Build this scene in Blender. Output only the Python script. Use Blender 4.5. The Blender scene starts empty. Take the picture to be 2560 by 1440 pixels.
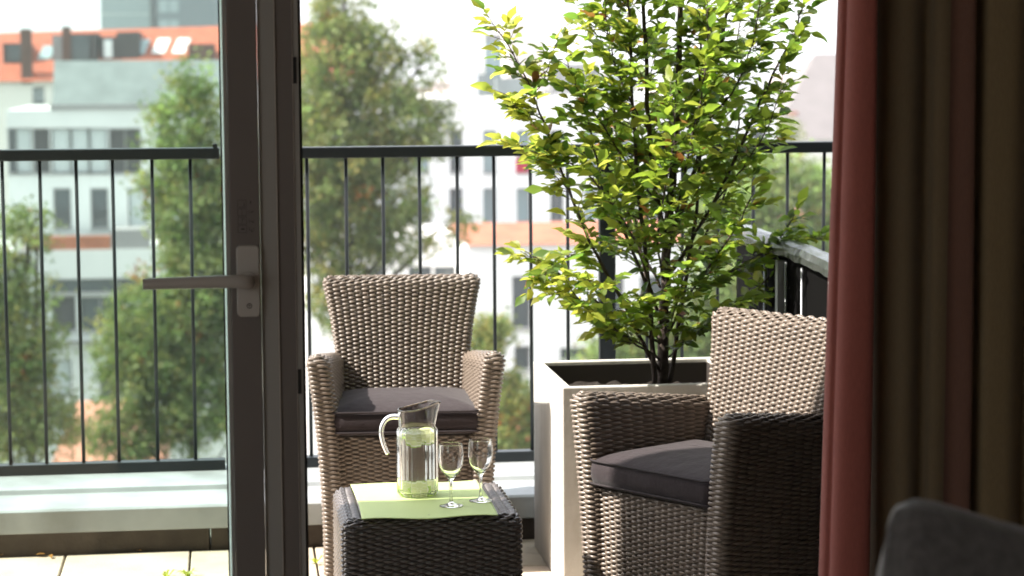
import bpy, math, random
import numpy as np
from math import sin, cos, radians, pi, atan, sqrt
from mathutils import Vector, Matrix

random.seed(7)
rng = np.random.default_rng(7)
scene = bpy.context.scene
col = scene.collection

# ------------------------------------------------------------------ camera, world, sun, exposure
# world axes follow the terrace: +X along the railing, +Y outwards, Z up, terrace tiles at z = 0
YAW, ROLL, PITCH, FPX, EYE = radians(7.2), radians(.35), atan(570 / 5600), 5600.0, 1.56
_F = Vector((sin(YAW) * cos(PITCH), cos(YAW) * cos(PITCH), -sin(PITCH)))
_R0 = Vector((cos(YAW), -sin(YAW), 0))
_U0 = _R0.cross(_F)
_R = _R0 * cos(ROLL) - _U0 * sin(ROLL)
_U = _U0 * cos(ROLL) + _R0 * sin(ROLL)
cam_data = bpy.data.cameras.new("camera")
cam = bpy.data.objects.new("camera", cam_data)
col.objects.link(cam)
M = Matrix((( _R.x, _U.x, -_F.x, 0), (_R.y, _U.y, -_F.y, 0), (_R.z, _U.z, -_F.z, EYE), (0, 0, 0, 1)))
cam.matrix_world = M
cam_data.sensor_width = 36
cam_data.lens = FPX / 2560 * 36
cam_data.clip_start = .1
cam_data.clip_end = 3000
cam_data.dof.use_dof = True
cam_data.dof.focus_distance = 5.5
cam_data.dof.aperture_fstop = 4.8
scene.camera = cam

SUN_EL, SUN_AZ = radians(47), radians(268.3)      # azimuth clockwise from +Y
world = bpy.data.worlds.new("World")
scene.world = world
world.use_nodes = True
wn = world.node_tree
for n in list(wn.nodes): wn.nodes.remove(n)
sky = wn.nodes.new('ShaderNodeTexSky')
sky.sky_type = 'NISHITA'
sky.sun_disc = False
sky.sun_elevation = SUN_EL
sky.sun_rotation = SUN_AZ
sky.air_density = 1.0
sky.dust_density = 4.0
sky.ozone_density = .6
bg = wn.nodes.new('ShaderNodeBackground')
bg.inputs['Strength'].default_value = .12
veil = wn.nodes.new('ShaderNodeMix')             # thin bright cloud veil over the whole sky
veil.data_type = 'RGBA'
veil.inputs[0].default_value = .55
veil.inputs[7].default_value = (9.5, 9.7, 10.0, 1)
wo = wn.nodes.new('ShaderNodeOutputWorld')
wn.links.new(sky.outputs[0], veil.inputs[6])
wn.links.new(veil.outputs[2], bg.inputs[0])
wn.links.new(bg.outputs[0], wo.inputs[0])

sun_data = bpy.data.lights.new("sun", 'SUN')
sun_data.energy = 5.0
sun_data.angle = radians(.5)
sun_data.color = (1, .93, .84)
sun = bpy.data.objects.new("sun", sun_data)
col.objects.link(sun)
sd = Vector((cos(SUN_EL) * sin(SUN_AZ), cos(SUN_EL) * cos(SUN_AZ), sin(SUN_EL)))
sun.rotation_euler = sd.to_track_quat('Z', 'Y').to_euler()
sun.location = (-20, 0, 30)

scene.view_settings.view_transform = 'Standard'
scene.view_settings.look = 'None'
scene.view_settings.exposure = 1.4
scene.view_settings.gamma = 1
scene.view_settings.use_curve_mapping = False
scene.render.engine = 'CYCLES'
cy = scene.cycles
cy.use_denoising = True
cy.max_bounces = 14
cy.diffuse_bounces = 4
cy.glossy_bounces = 5
cy.transmission_bounces = 12
cy.transparent_max_bounces = 24
cy.sample_clamp_indirect = 8
cy.caustics_refractive = True

# ------------------------------------------------------------------ helpers
def ray(px, py):
    return _F + _R * ((px - 1280) / FPX) + _U * ((720 - py) / FPX)
def at(px, py, Y):
    """point of the plane y = Y seen at photo pixel (px, py): used to take measurements"""
    d = ray(px, py)
    return Vector((0, 0, EYE)) + d * (Y / d.y)

def put(o, label=None, cat=None, group=None, kind=None):
    if label: o['label'] = label
    if cat: o['category'] = cat
    if group: o['group'] = group
    if kind: o['kind'] = kind
    return o

def empty(name, loc=(0, 0, 0), rz=0, **k):
    o = bpy.data.objects.new(name, None)
    o.empty_display_size = .1
    o.location = loc
    o.rotation_euler = (0, 0, rz)
    col.objects.link(o)
    return put(o, **k)

class MB:
    def __init__(s): s.v = []; s.f = []; s.m = []
    def add(s, v, f, mi=0):
        b = len(s.v); s.v += [tuple(p) for p in v]
        s.f += [tuple(b + i for i in q) for q in f]; s.m += [mi] * len(f)
        return s
    def box(s, x0, x1, y0, y1, z0, z1, mi=0, M=None):
        v = [(x0, y0, z0), (x1, y0, z0), (x1, y1, z0), (x0, y1, z0), (x0, y0, z1), (x1, y0, z1), (x1, y1, z1), (x0, y1, z1)]
        if M is not None: v = [M @ Vector(p) for p in v]
        return s.add(v, [(0, 3, 2, 1), (4, 5, 6, 7), (0, 1, 5, 4), (1, 2, 6, 5), (2, 3, 7, 6), (3, 0, 4, 7)], mi)
    def tube(s, pts, rad, n=8, mi=0, cap=True, sx=1.0):
        pts = [Vector(p) for p in pts]
        if not hasattr(rad, '__len__'): rad = [rad] * len(pts)
        up = None; rings = []
        for i, p in enumerate(pts):
            t = (pts[min(i + 1, len(pts) - 1)] - pts[max(i - 1, 0)]).normalized()
            if up is None:
                up = Vector((0, 0, 1)) if abs(t.z) < .9 else Vector((0, 1, 0))
            a = t.cross(up)
            if a.length < 1e-5: a = t.orthogonal()
            a.normalize(); b = a.cross(t).normalized(); up = b
            rings.append([p + (a * cos(2 * pi * k / n) * sx + b * sin(2 * pi * k / n)) * rad[i] for k in range(n)])
        v = [q for r in rings for q in r]
        f = []
        for i in range(len(pts) - 1):
            for k in range(n):
                k2 = (k + 1) % n
                f.append((i * n + k, i * n + k2, (i + 1) * n + k2, (i + 1) * n + k))
        if cap:
            f.append(tuple(range(n))[::-1]); f.append(tuple((len(pts) - 1) * n + k for k in range(n)))
        return s.add(v, f, mi)
    def prism(s, poly, z0, z1, mi=0):
        n = len(poly)
        v = [(x, y, z0) for x, y in poly] + [(x, y, z1) for x, y in poly]
        f = [(i, (i + 1) % n, n + (i + 1) % n, n + i) for i in range(n)] + [tuple(range(n))[::-1], tuple(range(n, 2 * n))]
        return s.add(v, f, mi)
    def lathe(s, prof, n=48, cx=0, cy=0, cz=0, mi=0, rib=None):
        """closed profile [(r, z)] revolved; r = 0 points are poles"""
        v = []; f = []; idx = []
        for j, (r, z) in enumerate(prof):
            if r < 1e-6:
                idx.append([len(v)] * n); v.append((cx, cy, cz + z))
            else:
                row = []
                for k in range(n):
                    a = 2 * pi * k / n
                    rr = r + (rib(j, a) if rib else 0)
                    row.append(len(v)); v.append((cx + rr * cos(a), cy + rr * sin(a), cz + z))
                idx.append(row)
        for j in range(len(prof) - 1):
            for k in range(n):
                q = [idx[j][k], idx[j][(k + 1) % n], idx[j + 1][(k + 1) % n], idx[j + 1][k]]
                q2 = []
                for i in q:
                    if i not in q2: q2.append(i)
                if len(q2) > 2: f.append(tuple(q2))
        return s.add(v, f, mi)
    def mesh(s, name, mats):
        me = bpy.data.meshes.new(name)
        me.from_pydata(s.v, [], s.f)
        for m in (mats if isinstance(mats, (list, tuple)) else [mats]): me.materials.append(m)
        me.polygons.foreach_set('material_index', s.m)
        me.update()
        return me
    def build(s, name, mats, parent=None, smooth=False, bevel=0, **k):
        me = s.mesh(name, mats)
        return link(name, me, parent, smooth, bevel, **k)

def link(name, me, parent=None, smooth=False, bevel=0, **k):
    o = bpy.data.objects.new(name, me)
    col.objects.link(o)
    if parent: o.parent = parent
    if smooth:
        me.polygons.foreach_set('use_smooth', [True] * len(me.polygons))
    if bevel:
        b = o.modifiers.new('bevel', 'BEVEL'); b.width = bevel; b.segments = 2; b.limit_method = 'ANGLE'
        b.angle_limit = radians(40)
    return put(o, **k)

def np_mesh(name, verts, quads, mats, mi=None, smooth=True):
    me = bpy.data.meshes.new(name)
    verts = np.ascontiguousarray(verts, dtype=np.float32); quads = np.ascontiguousarray(quads, dtype=np.int32)
    k = quads.shape[1]
    me.vertices.add(len(verts)); me.vertices.foreach_set('co', verts.ravel())
    me.loops.add(quads.size); me.loops.foreach_set('vertex_index', quads.ravel())
    me.polygons.add(len(quads))
    me.polygons.foreach_set('loop_start', np.arange(len(quads), dtype=np.int32) * k)
    for m in (mats if isinstance(mats, (list, tuple)) else [mats]): me.materials.append(m)
    if mi is not None: me.polygons.foreach_set('material_index', np.ascontiguousarray(mi, dtype=np.int32))
    if smooth: me.polygons.foreach_set('use_smooth', np.ones(len(quads), dtype=bool))
    me.update(calc_edges=True)
    me.validate()
    return me

# ------------------------------------------------------------------ materials
MATS = {}
def mat(name, c, rough=.6, metal=0, spec=.5, noise=0, nscale=20, bump=0, bscale=60, c2=None, trans=0, ior=1.45, sheen=0, coords='Object', coat=0):
    if name in MATS: return MATS[name]
    m = bpy.data.materials.new(name); m.use_nodes = True
    nt = m.node_tree; p = nt.nodes['Principled BSDF']
    p.inputs['Base Color'].default_value = (*c, 1)
    p.inputs['Roughness'].default_value = rough
    p.inputs['Metallic'].default_value = metal
    p.inputs['Specular IOR Level'].default_value = spec
    p.inputs['IOR'].default_value = ior
    p.inputs['Transmission Weight'].default_value = trans
    p.inputs['Sheen Weight'].default_value = sheen
    p.inputs['Coat Weight'].default_value = coat
    if noise or bump:
        tc = nt.nodes.new('ShaderNodeTexCoord')
    if noise:
        t = nt.nodes.new('ShaderNodeTexNoise'); t.inputs['Scale'].default_value = nscale
        t.inputs['Detail'].default_value = 6
        nt.links.new(tc.outputs[coords], t.inputs[0])
        r = nt.nodes.new('ShaderNodeMapRange'); r.inputs[1].default_value = .3; r.inputs[2].default_value = .7
        nt.links.new(t.outputs[0], r.inputs[0])
        mx = nt.nodes.new('ShaderNodeMix'); mx.data_type = 'RGBA'
        d = c2 or tuple(x * (1 - noise) for x in c)
        mx.inputs[6].default_value = (*c, 1); mx.inputs[7].default_value = (*d, 1)
        nt.links.new(r.outputs[0], mx.inputs[0]); nt.links.new(mx.outputs[2], p.inputs['Base Color'])
    if bump:
        t = nt.nodes.new('ShaderNodeTexNoise'); t.inputs['Scale'].default_value = bscale; t.inputs['Detail'].default_value = 5
        nt.links.new(tc.outputs[coords], t.inputs[0])
        b = nt.nodes.new('ShaderNodeBump'); b.inputs['Strength'].default_value = bump; b.inputs['Distance'].default_value = .01
        nt.links.new(t.outputs[0], b.inputs['Height']); nt.links.new(b.outputs[0], p.inputs['Normal'])
    MATS[name] = m
    return m

def leaf_mat(name, c, tc_, tmix=.45, rough=.4, spec=.35, vary=.25):
    m = bpy.data.materials.new(name); m.use_nodes = True
    nt = m.node_tree; nt.nodes.clear()
    out = nt.nodes.new('ShaderNodeOutputMaterial')
    p = nt.nodes.new('ShaderNodeBsdfPrincipled'); p.inputs['Roughness'].default_value = rough
    p.inputs['Specular IOR Level'].default_value = spec
    tr = nt.nodes.new('ShaderNodeBsdfTranslucent'); mx = nt.nodes.new('ShaderNodeMixShader')
    mx.inputs[0].default_value = tmix
    g = nt.nodes.new('ShaderNodeNewGeometry')
    for sock, cc in ((p.inputs['Base Color'], c), (tr.inputs[0], tc_)):
        h = nt.nodes.new('ShaderNodeHueSaturation'); h.inputs['Color'].default_value = (*cc, 1)
        r = nt.nodes.new('ShaderNodeMapRange'); r.inputs[3].default_value = 1 - vary; r.inputs[4].default_value = 1 + vary
        r2 = nt.nodes.new('ShaderNodeMapRange'); r2.inputs[3].default_value = .485; r2.inputs[4].default_value = .52
        nt.links.new(g.outputs['Random Per Island'], r.inputs[0]); nt.links.new(r.outputs[0], h.inputs['Value'])
        nt.links.new(g.outputs['Random Per Island'], r2.inputs[0]); nt.links.new(r2.outputs[0], h.inputs['Hue'])
        nt.links.new(h.outputs[0], sock)
    nt.links.new(p.outputs[0], mx.inputs[1]); nt.links.new(tr.outputs[0], mx.inputs[2])
    nt.links.new(mx.outputs[0], out.inputs[0])
    return m

def thin_glass(name, tint, ior=1.5, rough=0.0, gl=1.0):
    m = bpy.data.materials.new(name); m.use_nodes = True
    nt = m.node_tree; nt.nodes.clear()
    out = nt.nodes.new('ShaderNodeOutputMaterial')
    t = nt.nodes.new('ShaderNodeBsdfTransparent'); t.inputs[0].default_value = (*tint, 1)
    gs = nt.nodes.new('ShaderNodeBsdfGlossy'); gs.inputs['Roughness'].default_value = rough
    gs.inputs[0].default_value = (gl, gl, gl, 1)
    f = nt.nodes.new('ShaderNodeFresnel'); f.inputs[0].default_value = ior
    mx = nt.nodes.new('ShaderNodeMixShader')
    nt.links.new(f.outputs[0], mx.inputs[0]); nt.links.new(t.outputs[0], mx.inputs[1]); nt.links.new(gs.outputs[0], mx.inputs[2])
    nt.links.new(mx.outputs[0], out.inputs[0])
    return m

def glass(name, c=(1, 1, 1), ior=1.5, rough=0.0):
    m = bpy.data.materials.new(name); m.use_nodes = True
    nt = m.node_tree; nt.nodes.clear()
    out = nt.nodes.new('ShaderNodeOutputMaterial')
    g = nt.nodes.new('ShaderNodeBsdfGlass'); g.inputs[0].default_value = (*c, 1); g.inputs['IOR'].default_value = ior
    g.inputs['Roughness'].default_value = rough
    nt.links.new(g.outputs[0], out.inputs[0])
    return m

m_rail = mat('rail_paint', (.016, .021, .024), .42, bump=.05, bscale=200)
m_wood_dark = mat('window_profile', (.17, .15, .135), .42, bump=.05, bscale=300)
m_profile_grey = mat('window_rebate', (.34, .33, .30), .45)
m_profile_light = mat('window_edge', (.50, .45, .40), .4)
m_gasket = mat('gasket', (.008, .009, .009), .5)
m_handle = mat('handle_enamel', (.48, .45, .41), .24, spec=.6)
m_print = mat('black_print', (.02, .018, .016), .5)
m_win = thin_glass('window_glass', (.86, .925, .895), 1.35)
m_spacer = None
m_tile = mat('terrace_tile', (.56, .49, .38), .8, noise=.32, nscale=6, bump=.3, bscale=120)
m_tile2 = mat('terrace_tile_worn', (.60, .50, .40), .8, noise=.28, nscale=5, bump=.3, bscale=120)
m_joint = mat('joint_grit', (.10, .085, .065), .95, noise=.3, nscale=60)
m_coping = mat('coping_metal', (.40, .43, .44), .42, metal=.1, noise=.3, nscale=5, bump=.06, bscale=30)
m_plinth = mat('plinth', (.075, .06, .048), .85, noise=.35, nscale=14, bump=.3, bscale=80)
m_planter = mat('planter_cement', (.62, .60, .56), .75, noise=.22, nscale=5, bump=.12, bscale=90)
def weather(m, c, c2, sx=9, sz=1.1, thr=(.52, .78)):
    nt = m.node_tree; p = nt.nodes['Principled BSDF']
    src = p.inputs['Base Color'].links[0].from_socket
    tc = nt.nodes.new('ShaderNodeTexCoord'); mp = nt.nodes.new('ShaderNodeMapping'); mp.inputs['Scale'].default_value = (sx, sx, sz)
    t = nt.nodes.new('ShaderNodeTexNoise'); t.inputs['Scale'].default_value = 1.6; t.inputs['Detail'].default_value = 7; t.inputs['Roughness'].default_value = .65
    r = nt.nodes.new('ShaderNodeMapRange'); r.inputs[1].default_value = thr[0]; r.inputs[2].default_value = thr[1]; r.inputs[4].default_value = .75
    mx = nt.nodes.new('ShaderNodeMix'); mx.data_type = 'RGBA'; mx.inputs[7].default_value = (*c2, 1)
    nt.links.new(tc.outputs['Object'], mp.inputs[0]); nt.links.new(mp.outputs[0], t.inputs[0]); nt.links.new(t.outputs[0], r.inputs[0])
    nt.links.new(r.outputs[0], mx.inputs[0]); nt.links.new(src, mx.inputs[6]); nt.links.new(mx.outputs[2], p.inputs['Base Color'])
weather(m_planter, None, (.36, .33, .28))
weather(m_coping, None, (.22, .23, .22), 3, 3)
weather(m_tile, None, (.28, .22, .15), 5, 5, (.56, .8))
m_soil = mat('soil', (.022, .016, .012), .95, noise=.4, nscale=50, bump=1, bscale=60)
m_wicker = mat('wicker_light', (.188, .150, .120), .36, spec=.6, noise=.22, nscale=26)
m_wicker_core = mat('wicker_core', (.035, .026, .02), .8)
m_wicker_t = mat('wicker_table', (.085, .068, .062), .3, spec=1.0, coat=.35, noise=.25, nscale=26)
m_cush = mat('seat_fabric', (.027, .018, .021), .9, sheen=.12, noise=.3, nscale=150, bump=.5, bscale=22)
m_piping = mat('piping_fabric', (.02, .014, .016), .8)
m_trunk = mat('bark_young', (.085, .062, .05), .8, noise=.5, nscale=60, bump=.5, bscale=90)
m_bark = mat('bark_far', (.06, .05, .04), .9)
m_glass = glass('clear_glass', (1, 1, 1), 1.5)
m_jug = glass('jug_glass', (1, 1, 1), 1.5, .03)
m_water = glass('water', (.985, 1, .985), 1.333)
m_room = mat('room_wall', (.42, .38, .33), .9)
m_roomfloor = mat('room_floor', (.22, .16, .11), .5, noise=.3, nscale=8)
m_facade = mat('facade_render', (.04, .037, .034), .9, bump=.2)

m_spacer = leaf_mat('spacer', (.7, .78, .74), (.8, .9, .85), .85, .4, .3, 0)

# ------------------------------------------------------------------ setting: room, facade, terrace, city ground
MB().box(-2.6, 3.6, -3.2, 4.62, -.3, -.012).build('floor', m_roomfloor, kind='structure')
MB().box(-2.6, 3.6, -3.2, 4.3, 2.6, 2.75).build('ceiling', m_room, kind='structure')
room = MB()
room.box(3.6, 3.75, -3.2, 4.3, -.3, 2.75)
# unseen opening added in the left wall so sky light brightens the room
room.box(-2.75, -2.6, 1.6, 4.3, -.3, 2.75).box(-2.75, -2.6, -3.2, -2.6, -.3, 2.75).box(-2.75, -2.6, -2.6, 1.6, -.3, .4).box(-2.75, -2.6, -2.6, 1.6, 2.45, 2.75)
room.box(-2.75, 3.75, -3.35, -3.2, -.3, 2.75)
room.build('wall_room', m_room, kind='structure')
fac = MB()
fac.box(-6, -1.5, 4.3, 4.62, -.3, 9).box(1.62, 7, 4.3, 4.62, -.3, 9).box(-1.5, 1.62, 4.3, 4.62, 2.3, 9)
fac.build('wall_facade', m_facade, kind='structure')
MB().box(1.95, 2.25, 4.625, 5.95, -.3, 9).build('wall_added_shade', m_facade, kind='structure')  # added wall out of view, blocks sky light from the near chair arm
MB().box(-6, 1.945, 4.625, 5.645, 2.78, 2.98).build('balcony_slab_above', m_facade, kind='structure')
MB().box(-6, 7, 4.625, 7.6, -.4, -.055).build('terrace_base', m_joint, kind='structure')

tile_root = empty('terrace_floor', (0, 0, 0), kind='structure')
tm = []
for k in range(4):
    b = MB(); T = .388; h = .05
    b.box(0, T, 0, T, -h, 0)
    tm.append(b.mesh('tile', m_tile if k % 2 else m_tile2))
for i in range(-6, 9):
    for j in range(7):
        o = link('tile', tm[rng.integers(4)], tile_root)
        o.location = (-.536 + i * .394 + .003, 7.149 - (j + 1) * .394 + .003, rng.uniform(-.0025, .0015))
        o.rotation_euler = (rng.uniform(-.003, .003), rng.uniform(-.003, .003), rng.uniform(-.002, .002))
        if 'bv' not in o: 
            bm_ = o.modifiers.new('bevel', 'BEVEL'); bm_.width = .003; bm_.segments = 1

# parapet in front of the railing: plinth stones, folded sheet metal coping
par = empty('parapet', (0, 7.15, 0), kind='structure')
for k in range(-5, 8):
    x0 = -.88 + k * .8
    MB().box(x0 + .003, x0 + .797, .0 + (k % 3) * .0015, .35, -.3, .070).build('plinth_stone', m_plinth, par, bevel=.004)
cp = MB()
prof = [(-.012, .048), (-.02, .05), (-.02, .13), (-.016, .138), (.205, .146), (.235, .168), (.52, .178), (.52, .0), (.5, .0), (.5, .04)]
def extr(b, prof, x0, x1, mi=0):
    n = len(prof)
    v = [(x0, y, z) for y, z in prof] + [(x1, y, z) for y, z in prof]
    b.add(v, [(i, i + 1, n + i + 1, n + i) for i in range(n - 1)], mi)
for k in range(5):
    x0 = -2.55 + k * 1.6
    cp = MB(); n = 10
    top = [(-.012, .071), (-.022, .075), (-.022, .143), (-.014, .150), (.20, .156), (.208, .172), (.24, .176), (.55, .181)]
    closed = top + [(.55, .071)]
    v = [(x0 + .002, y, z) for y, z in closed] + [(x0 + 1.598, y, z) for y, z in closed]
    nn = len(closed)
    f = [(i, (i + 1) % nn, nn + (i + 1) % nn, nn + i) for i in range(nn)] + [tuple(range(nn))[::-1], tuple(range(nn, 2 * nn))]
    cp.add(v, f).build('coping_sheet', m_coping, par, bevel=.002)

# ground of the city far below the terrace
m_ground = mat('city_ground', (.16, .17, .13), .95, noise=.5, nscale=.05, coords='Object')
MB().add([(-900, 8.2, -18), (900, 8.2, -18), (900, 1500, -18), (-900, 1500, -18)], [(0, 1, 2, 3)]).build('city_ground', m_ground, kind='structure')

# ------------------------------------------------------------------ wicker
def arclen_resample(P, n, closed):
    P = np.array(P, float)
    if closed: P = np.vstack([P, P[:1]])
    d = np.r_[0, np.cumsum(np.linalg.norm(np.diff(P, axis=0), axis=1))]
    s = np.linspace(0, d[-1], n + 1)
    if closed: s = s[:-1]
    return np.stack([np.interp(s, d, P[:, k]) for k in range(P.shape[1])], 1)

def rrect(hx, hy, r, seg=5):
    pts = []
    for cx, cy, a0 in ((hx - r, -hy + r, -90), (hx - r, hy - r, 0), (-hx + r, hy - r, 90), (-hx + r, -hy + r, 180)):
        for k in range(seg + 1):
            a = radians(a0 + 90 * k / seg); pts.append((cx + r * cos(a), cy + r * sin(a)))
    return np.array(pts)

def weave(name, rows, nst, closed, mat_, flip=False, amp=.0046, hw=.0046, samp=4, jit=.0003):
    """rows: (nr, ns, 3) strand centre lines. Over-and-under strands as real ribbons, each row one strand."""
    nr, ns, _ = rows.shape
    if closed: du = np.roll(rows, -1, 1) - np.roll(rows, 1, 1)
    else: du = np.gradient(rows, axis=1)
    dv = np.gradient(rows, axis=0)
    N = np.cross(du, dv); N /= np.linalg.norm(N, axis=2, keepdims=True) + 1e-12
    if flip: N = -N
    W = dv / (np.linalg.norm(dv, axis=2, keepdims=True) + 1e-12)
    u = np.arange(ns) / samp
    ph = np.cos(pi * (u[None, :] + np.arange(nr)[:, None]))
    ph = np.sign(ph) * np.abs(ph) ** 1.1
    node = rng.normal(0, .00025, (nr, ns // samp + 2))
    off = amp * ph + rng.normal(0, jit, (nr, 1)) + np.repeat(node, samp, 1)[:, :ns]
    rows = rows + W * (np.cumsum(rng.normal(0, .00022, (nr, ns)), 1) % .0012 - .0006)[..., None] * (0 if closed else 1) + W * rng.normal(0, .0003, (nr, 1, 1))
    hwv = hw * (1 + .12 * ph)
    V = []
    for w, bz in ((-1, -.0034), (-.5, .0002), (.5, .0002), (1, -.0034)):
        V.append(rows + W * (w * hwv)[..., None] + N * (off + bz)[..., None])
    V = np.stack(V, 2)                                     # nr, ns, 4, 3
    idx = np.arange(nr * ns * 4).reshape(nr, ns, 4)
    if closed: a, b = idx, np.roll(idx, -1, 1)
    else: a, b = idx[:, :-1], idx[:, 1:]
    Q = np.stack([a[:, :, :-1], b[:, :, :-1], b[:, :, 1:], a[:, :, 1:]], -1).reshape(-1, 4)
    return np_mesh(name, V.reshape(-1, 3), Q, mat_)

def core_mesh(name, rows, closed, flip, mat_, inset=.006, captop=True):
    nr, ns, _ = rows.shape
    if closed: du = np.roll(rows, -1, 1) - np.roll(rows, 1, 1)
    else: du = np.gradient(rows, axis=1)
    dv = np.gradient(rows, axis=0)
    N = np.cross(du, dv); N /= np.linalg.norm(N, axis=2, keepdims=True) + 1e-12
    if flip: N = -N
    R = (rows - N * inset)[::4, ::2]
    nr, ns, _ = R.shape
    idx = np.arange(nr * ns).reshape(nr, ns)
    if closed: a, b = idx, np.roll(idx, -1, 1)
    else: a, b = idx[:, :-1], idx[:, 1:]
    Q = np.stack([a[:-1], b[:-1], b[1:], a[1:]], -1).reshape(-1, 4)
    return np_mesh(name, R.reshape(-1, 3), Q, mat_)

STK, ROWP = .0208, .0066
def tube_rows(loop_fn, zs, nst, samp=4):
    return np.stack([arclen_resample(loop_fn(z), nst * samp, True) for z in zs])

def vpath(z0, z1, cap, rowp=ROWP):
    """heights plus a rounded closing: returns list of (z, shrink)"""
    n = int((z1 - cap - z0) / rowp)
    out = [(z0 + rowp * i, 0.0) for i in range(n)]
    z = z0 + rowp * n
    m = max(3, int(cap * pi / 2 / rowp))
    for k in range(m + 1):
        a = pi / 2 * k / m
        out.append((z + (z1 - z) * sin(a), cap * (1 - cos(a)) * .96))
    return out

def make_chair(name, label, grp):
    t = empty(name, label=label, cat='armchair', group=grp)
    t2 = {}
    for s in (-1, 1):
        rows = []
        for z, sh in vpath(.004, .67, .03):
            k = z / .67
            xo = .253 + .052 * k ** 2.2
            th = .060 + .01 * k
            hx, hy = th / 2 - sh, .235 - .01 * (1 - k) - sh
            L = rrect(max(hx, .0015), hy, max(min(.02, hx * .98), .0014))
            L = L + np.array([s * (xo - th / 2), -.005])
            k2 = k * k
            rows.append(arclen_resample([(x - s * .045 * k2 * (y + .24) / .47, y, z * (1 - .085 * k2 * ((y + .24) / .47) - 0) + .012 * k2) for x, y in L], 28 * 4, True))
        rows = np.stack(rows)
        a = link('arm', core_mesh('arm', rows, True, False, m_wicker_core), t)
        w = link('woven_strands', weave('arm_weave', rows, 28, True, m_wicker), a, kind='stuff')
    # back
    rows = []
    for z, sh in vpath(.36, .868, .026):
        k = max(0, (z - .36) / .508)
        hw_ = .200 + .016 * k + .042 * k ** 3
        yb = .165 + .14 * k
        th = .052
        hy = th / 2 - sh
        hx = hw_ - sh * 1.1
        L = rrect(hx, max(hy, .0015), max(min(.018, hy * .98), .0014), 4)
        rows.append(arclen_resample([(x, yb + y + .02 * (abs(x) / .25) ** 2 * -1, z) for x, y in L], 46 * 4, True))
    rows = np.stack(rows)
    b = link('backrest', core_mesh('backrest', rows, True, False, m_wicker_core), t)
    link('woven_strands', weave('back_weave', rows, 46, True, m_wicker), b, kind='stuff')
    # front apron and rear apron
    for yy, fl, nm in ((-.222, False, 'front_apron'), (.218, True, 'rear_apron')):
        zs = np.arange(.06, .425, ROWP)
        rr = []
        for z in zs:
            hx = .253 + .052 * (z / .67) ** 2.2 - .045
            L = [(x, yy + (.008 * (x / .2) ** 2 if yy < 0 else 0), z) for x in np.linspace(-hx, hx, 40)]
            rr.append(arclen_resample(L, 20 * 4, False))
        rows = np.stack(rr)
        a = link(nm, core_mesh(nm, rows, False, fl, m_wicker_core, inset=.007), t)
        link('woven_strands', weave(nm + '_weave', rows, 20, False, m_wicker, flip=fl), a, kind='stuff')
    MB().box(-.225, .225, -.212, .2, .38, .430).build('seat', m_wicker_core, t)
    # cushion: rounded box, slightly domed, with piping
    c = cushion_mesh(.232, .208, .078)
    cu = link('seat_cushion', c, t, smooth=True)
    cu.location = (0, -.030, .430); cu.scale = (1, 1, 1.08)
    for zz in (.012, .064):
        L = rrect(.2335, .2095, .035, 6)
        L = [(x, y, zz + .006 * (abs(x) / .22) ** 2 * (1 if zz > .04 else 0)) for x, y in L]
        L.append(L[0])
        MB().tube(L, .0032, 6, cap=False).build('piping', m_piping, cu, smooth=True)
    return t

def cushion_mesh(hx, hy, h):
    nz = 12; V = []; n = None
    rings = []
    prof = [(0.0, .018), (.2, .006), (.5, 0), (.8, -.0015), (1, 0)]
    zs = [(0, .03), (.004, .014), (.012, .003), (.03, -.002), (.048, -.002), (.064, .002), (.072, .014), (.080, .035), (.090, .07), (.099, .12), (.103, .17), (.104, .20)]
    zs = [(z, s) for z, s in zs]
    for z, s in zs:
        L = rrect(hx - s, hy - s, max(.036 - s * .3, .01), 6)
        rings.append([(x, y, z) for x, y in L])
    b = MB(); m = len(rings[0])
    v = [p for r in rings for p in r]
    f = [(i * m + k, i * m + (k + 1) % m, (i + 1) * m + (k + 1) % m, (i + 1) * m + k) for i in range(len(rings) - 1) for k in range(m)]
    f.append(tuple(range(m))[::-1]); f.append(tuple((len(rings) - 1) * m + k for k in range(m)))
    b.add(v, f)
    return b.mesh('seat_cushion', m_cush)

def copy_tree(o, parent=None):
    c = o.copy(); col.objects.link(c)
    if parent: c.parent = parent
    for ch in o.children: copy_tree(ch, c)
    return c

GRP = 'wicker armchairs on the terrace'
ch1 = make_chair('wicker_armchair', 'brown wicker armchair with purple seat cushion, against the railing behind the small table', GRP)
ch1.location = (.534, 6.915, 0); ch1.rotation_euler = (0, 0, radians(-3.2))
ch2 = copy_tree(ch1)
ch2['label'] = 'wicker armchair with dark cushion, turned to the left and partly hidden by the red curtain'
ch2.location = (1.254, 5.738, 0)
ch2.rotation_euler = (0, 0, radians(-56))

# ------------------------------------------------------------------ wicker table
tb = empty('wicker_table', (.4915, 5.728, 0), label='small square dark wicker table under the green placemat', cat='table')
rows = []
for z, sh in vpath(.004, .42, .022):
    L = rrect(.226 - sh, .226 - sh, .022, 4)
    rows.append(arclen_resample([(x, y, z) for x, y in L], 84 * 4, True))
rows = np.stack(rows)
tc_ = link('body', core_mesh('table_core', rows, True, False, m_wicker_core), tb)
link('woven_strands', weave('table_weave', rows, 84, True, m_wicker_t), tc_, kind='stuff')
ys = np.arange(-.206, .2065, ROWP)
rows = np.stack([arclen_resample([(x, y, .4195) for x in (-.208, .208)], 20 * 4, False) for y in ys])
tt = MB().box(-.208, .208, -.208, .208, .36, .413).build('table_top', m_wicker_core, tb)
link('woven_strands', weave('tabletop_weave', rows, 20, False, m_wicker_t), tt, kind='stuff')

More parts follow.
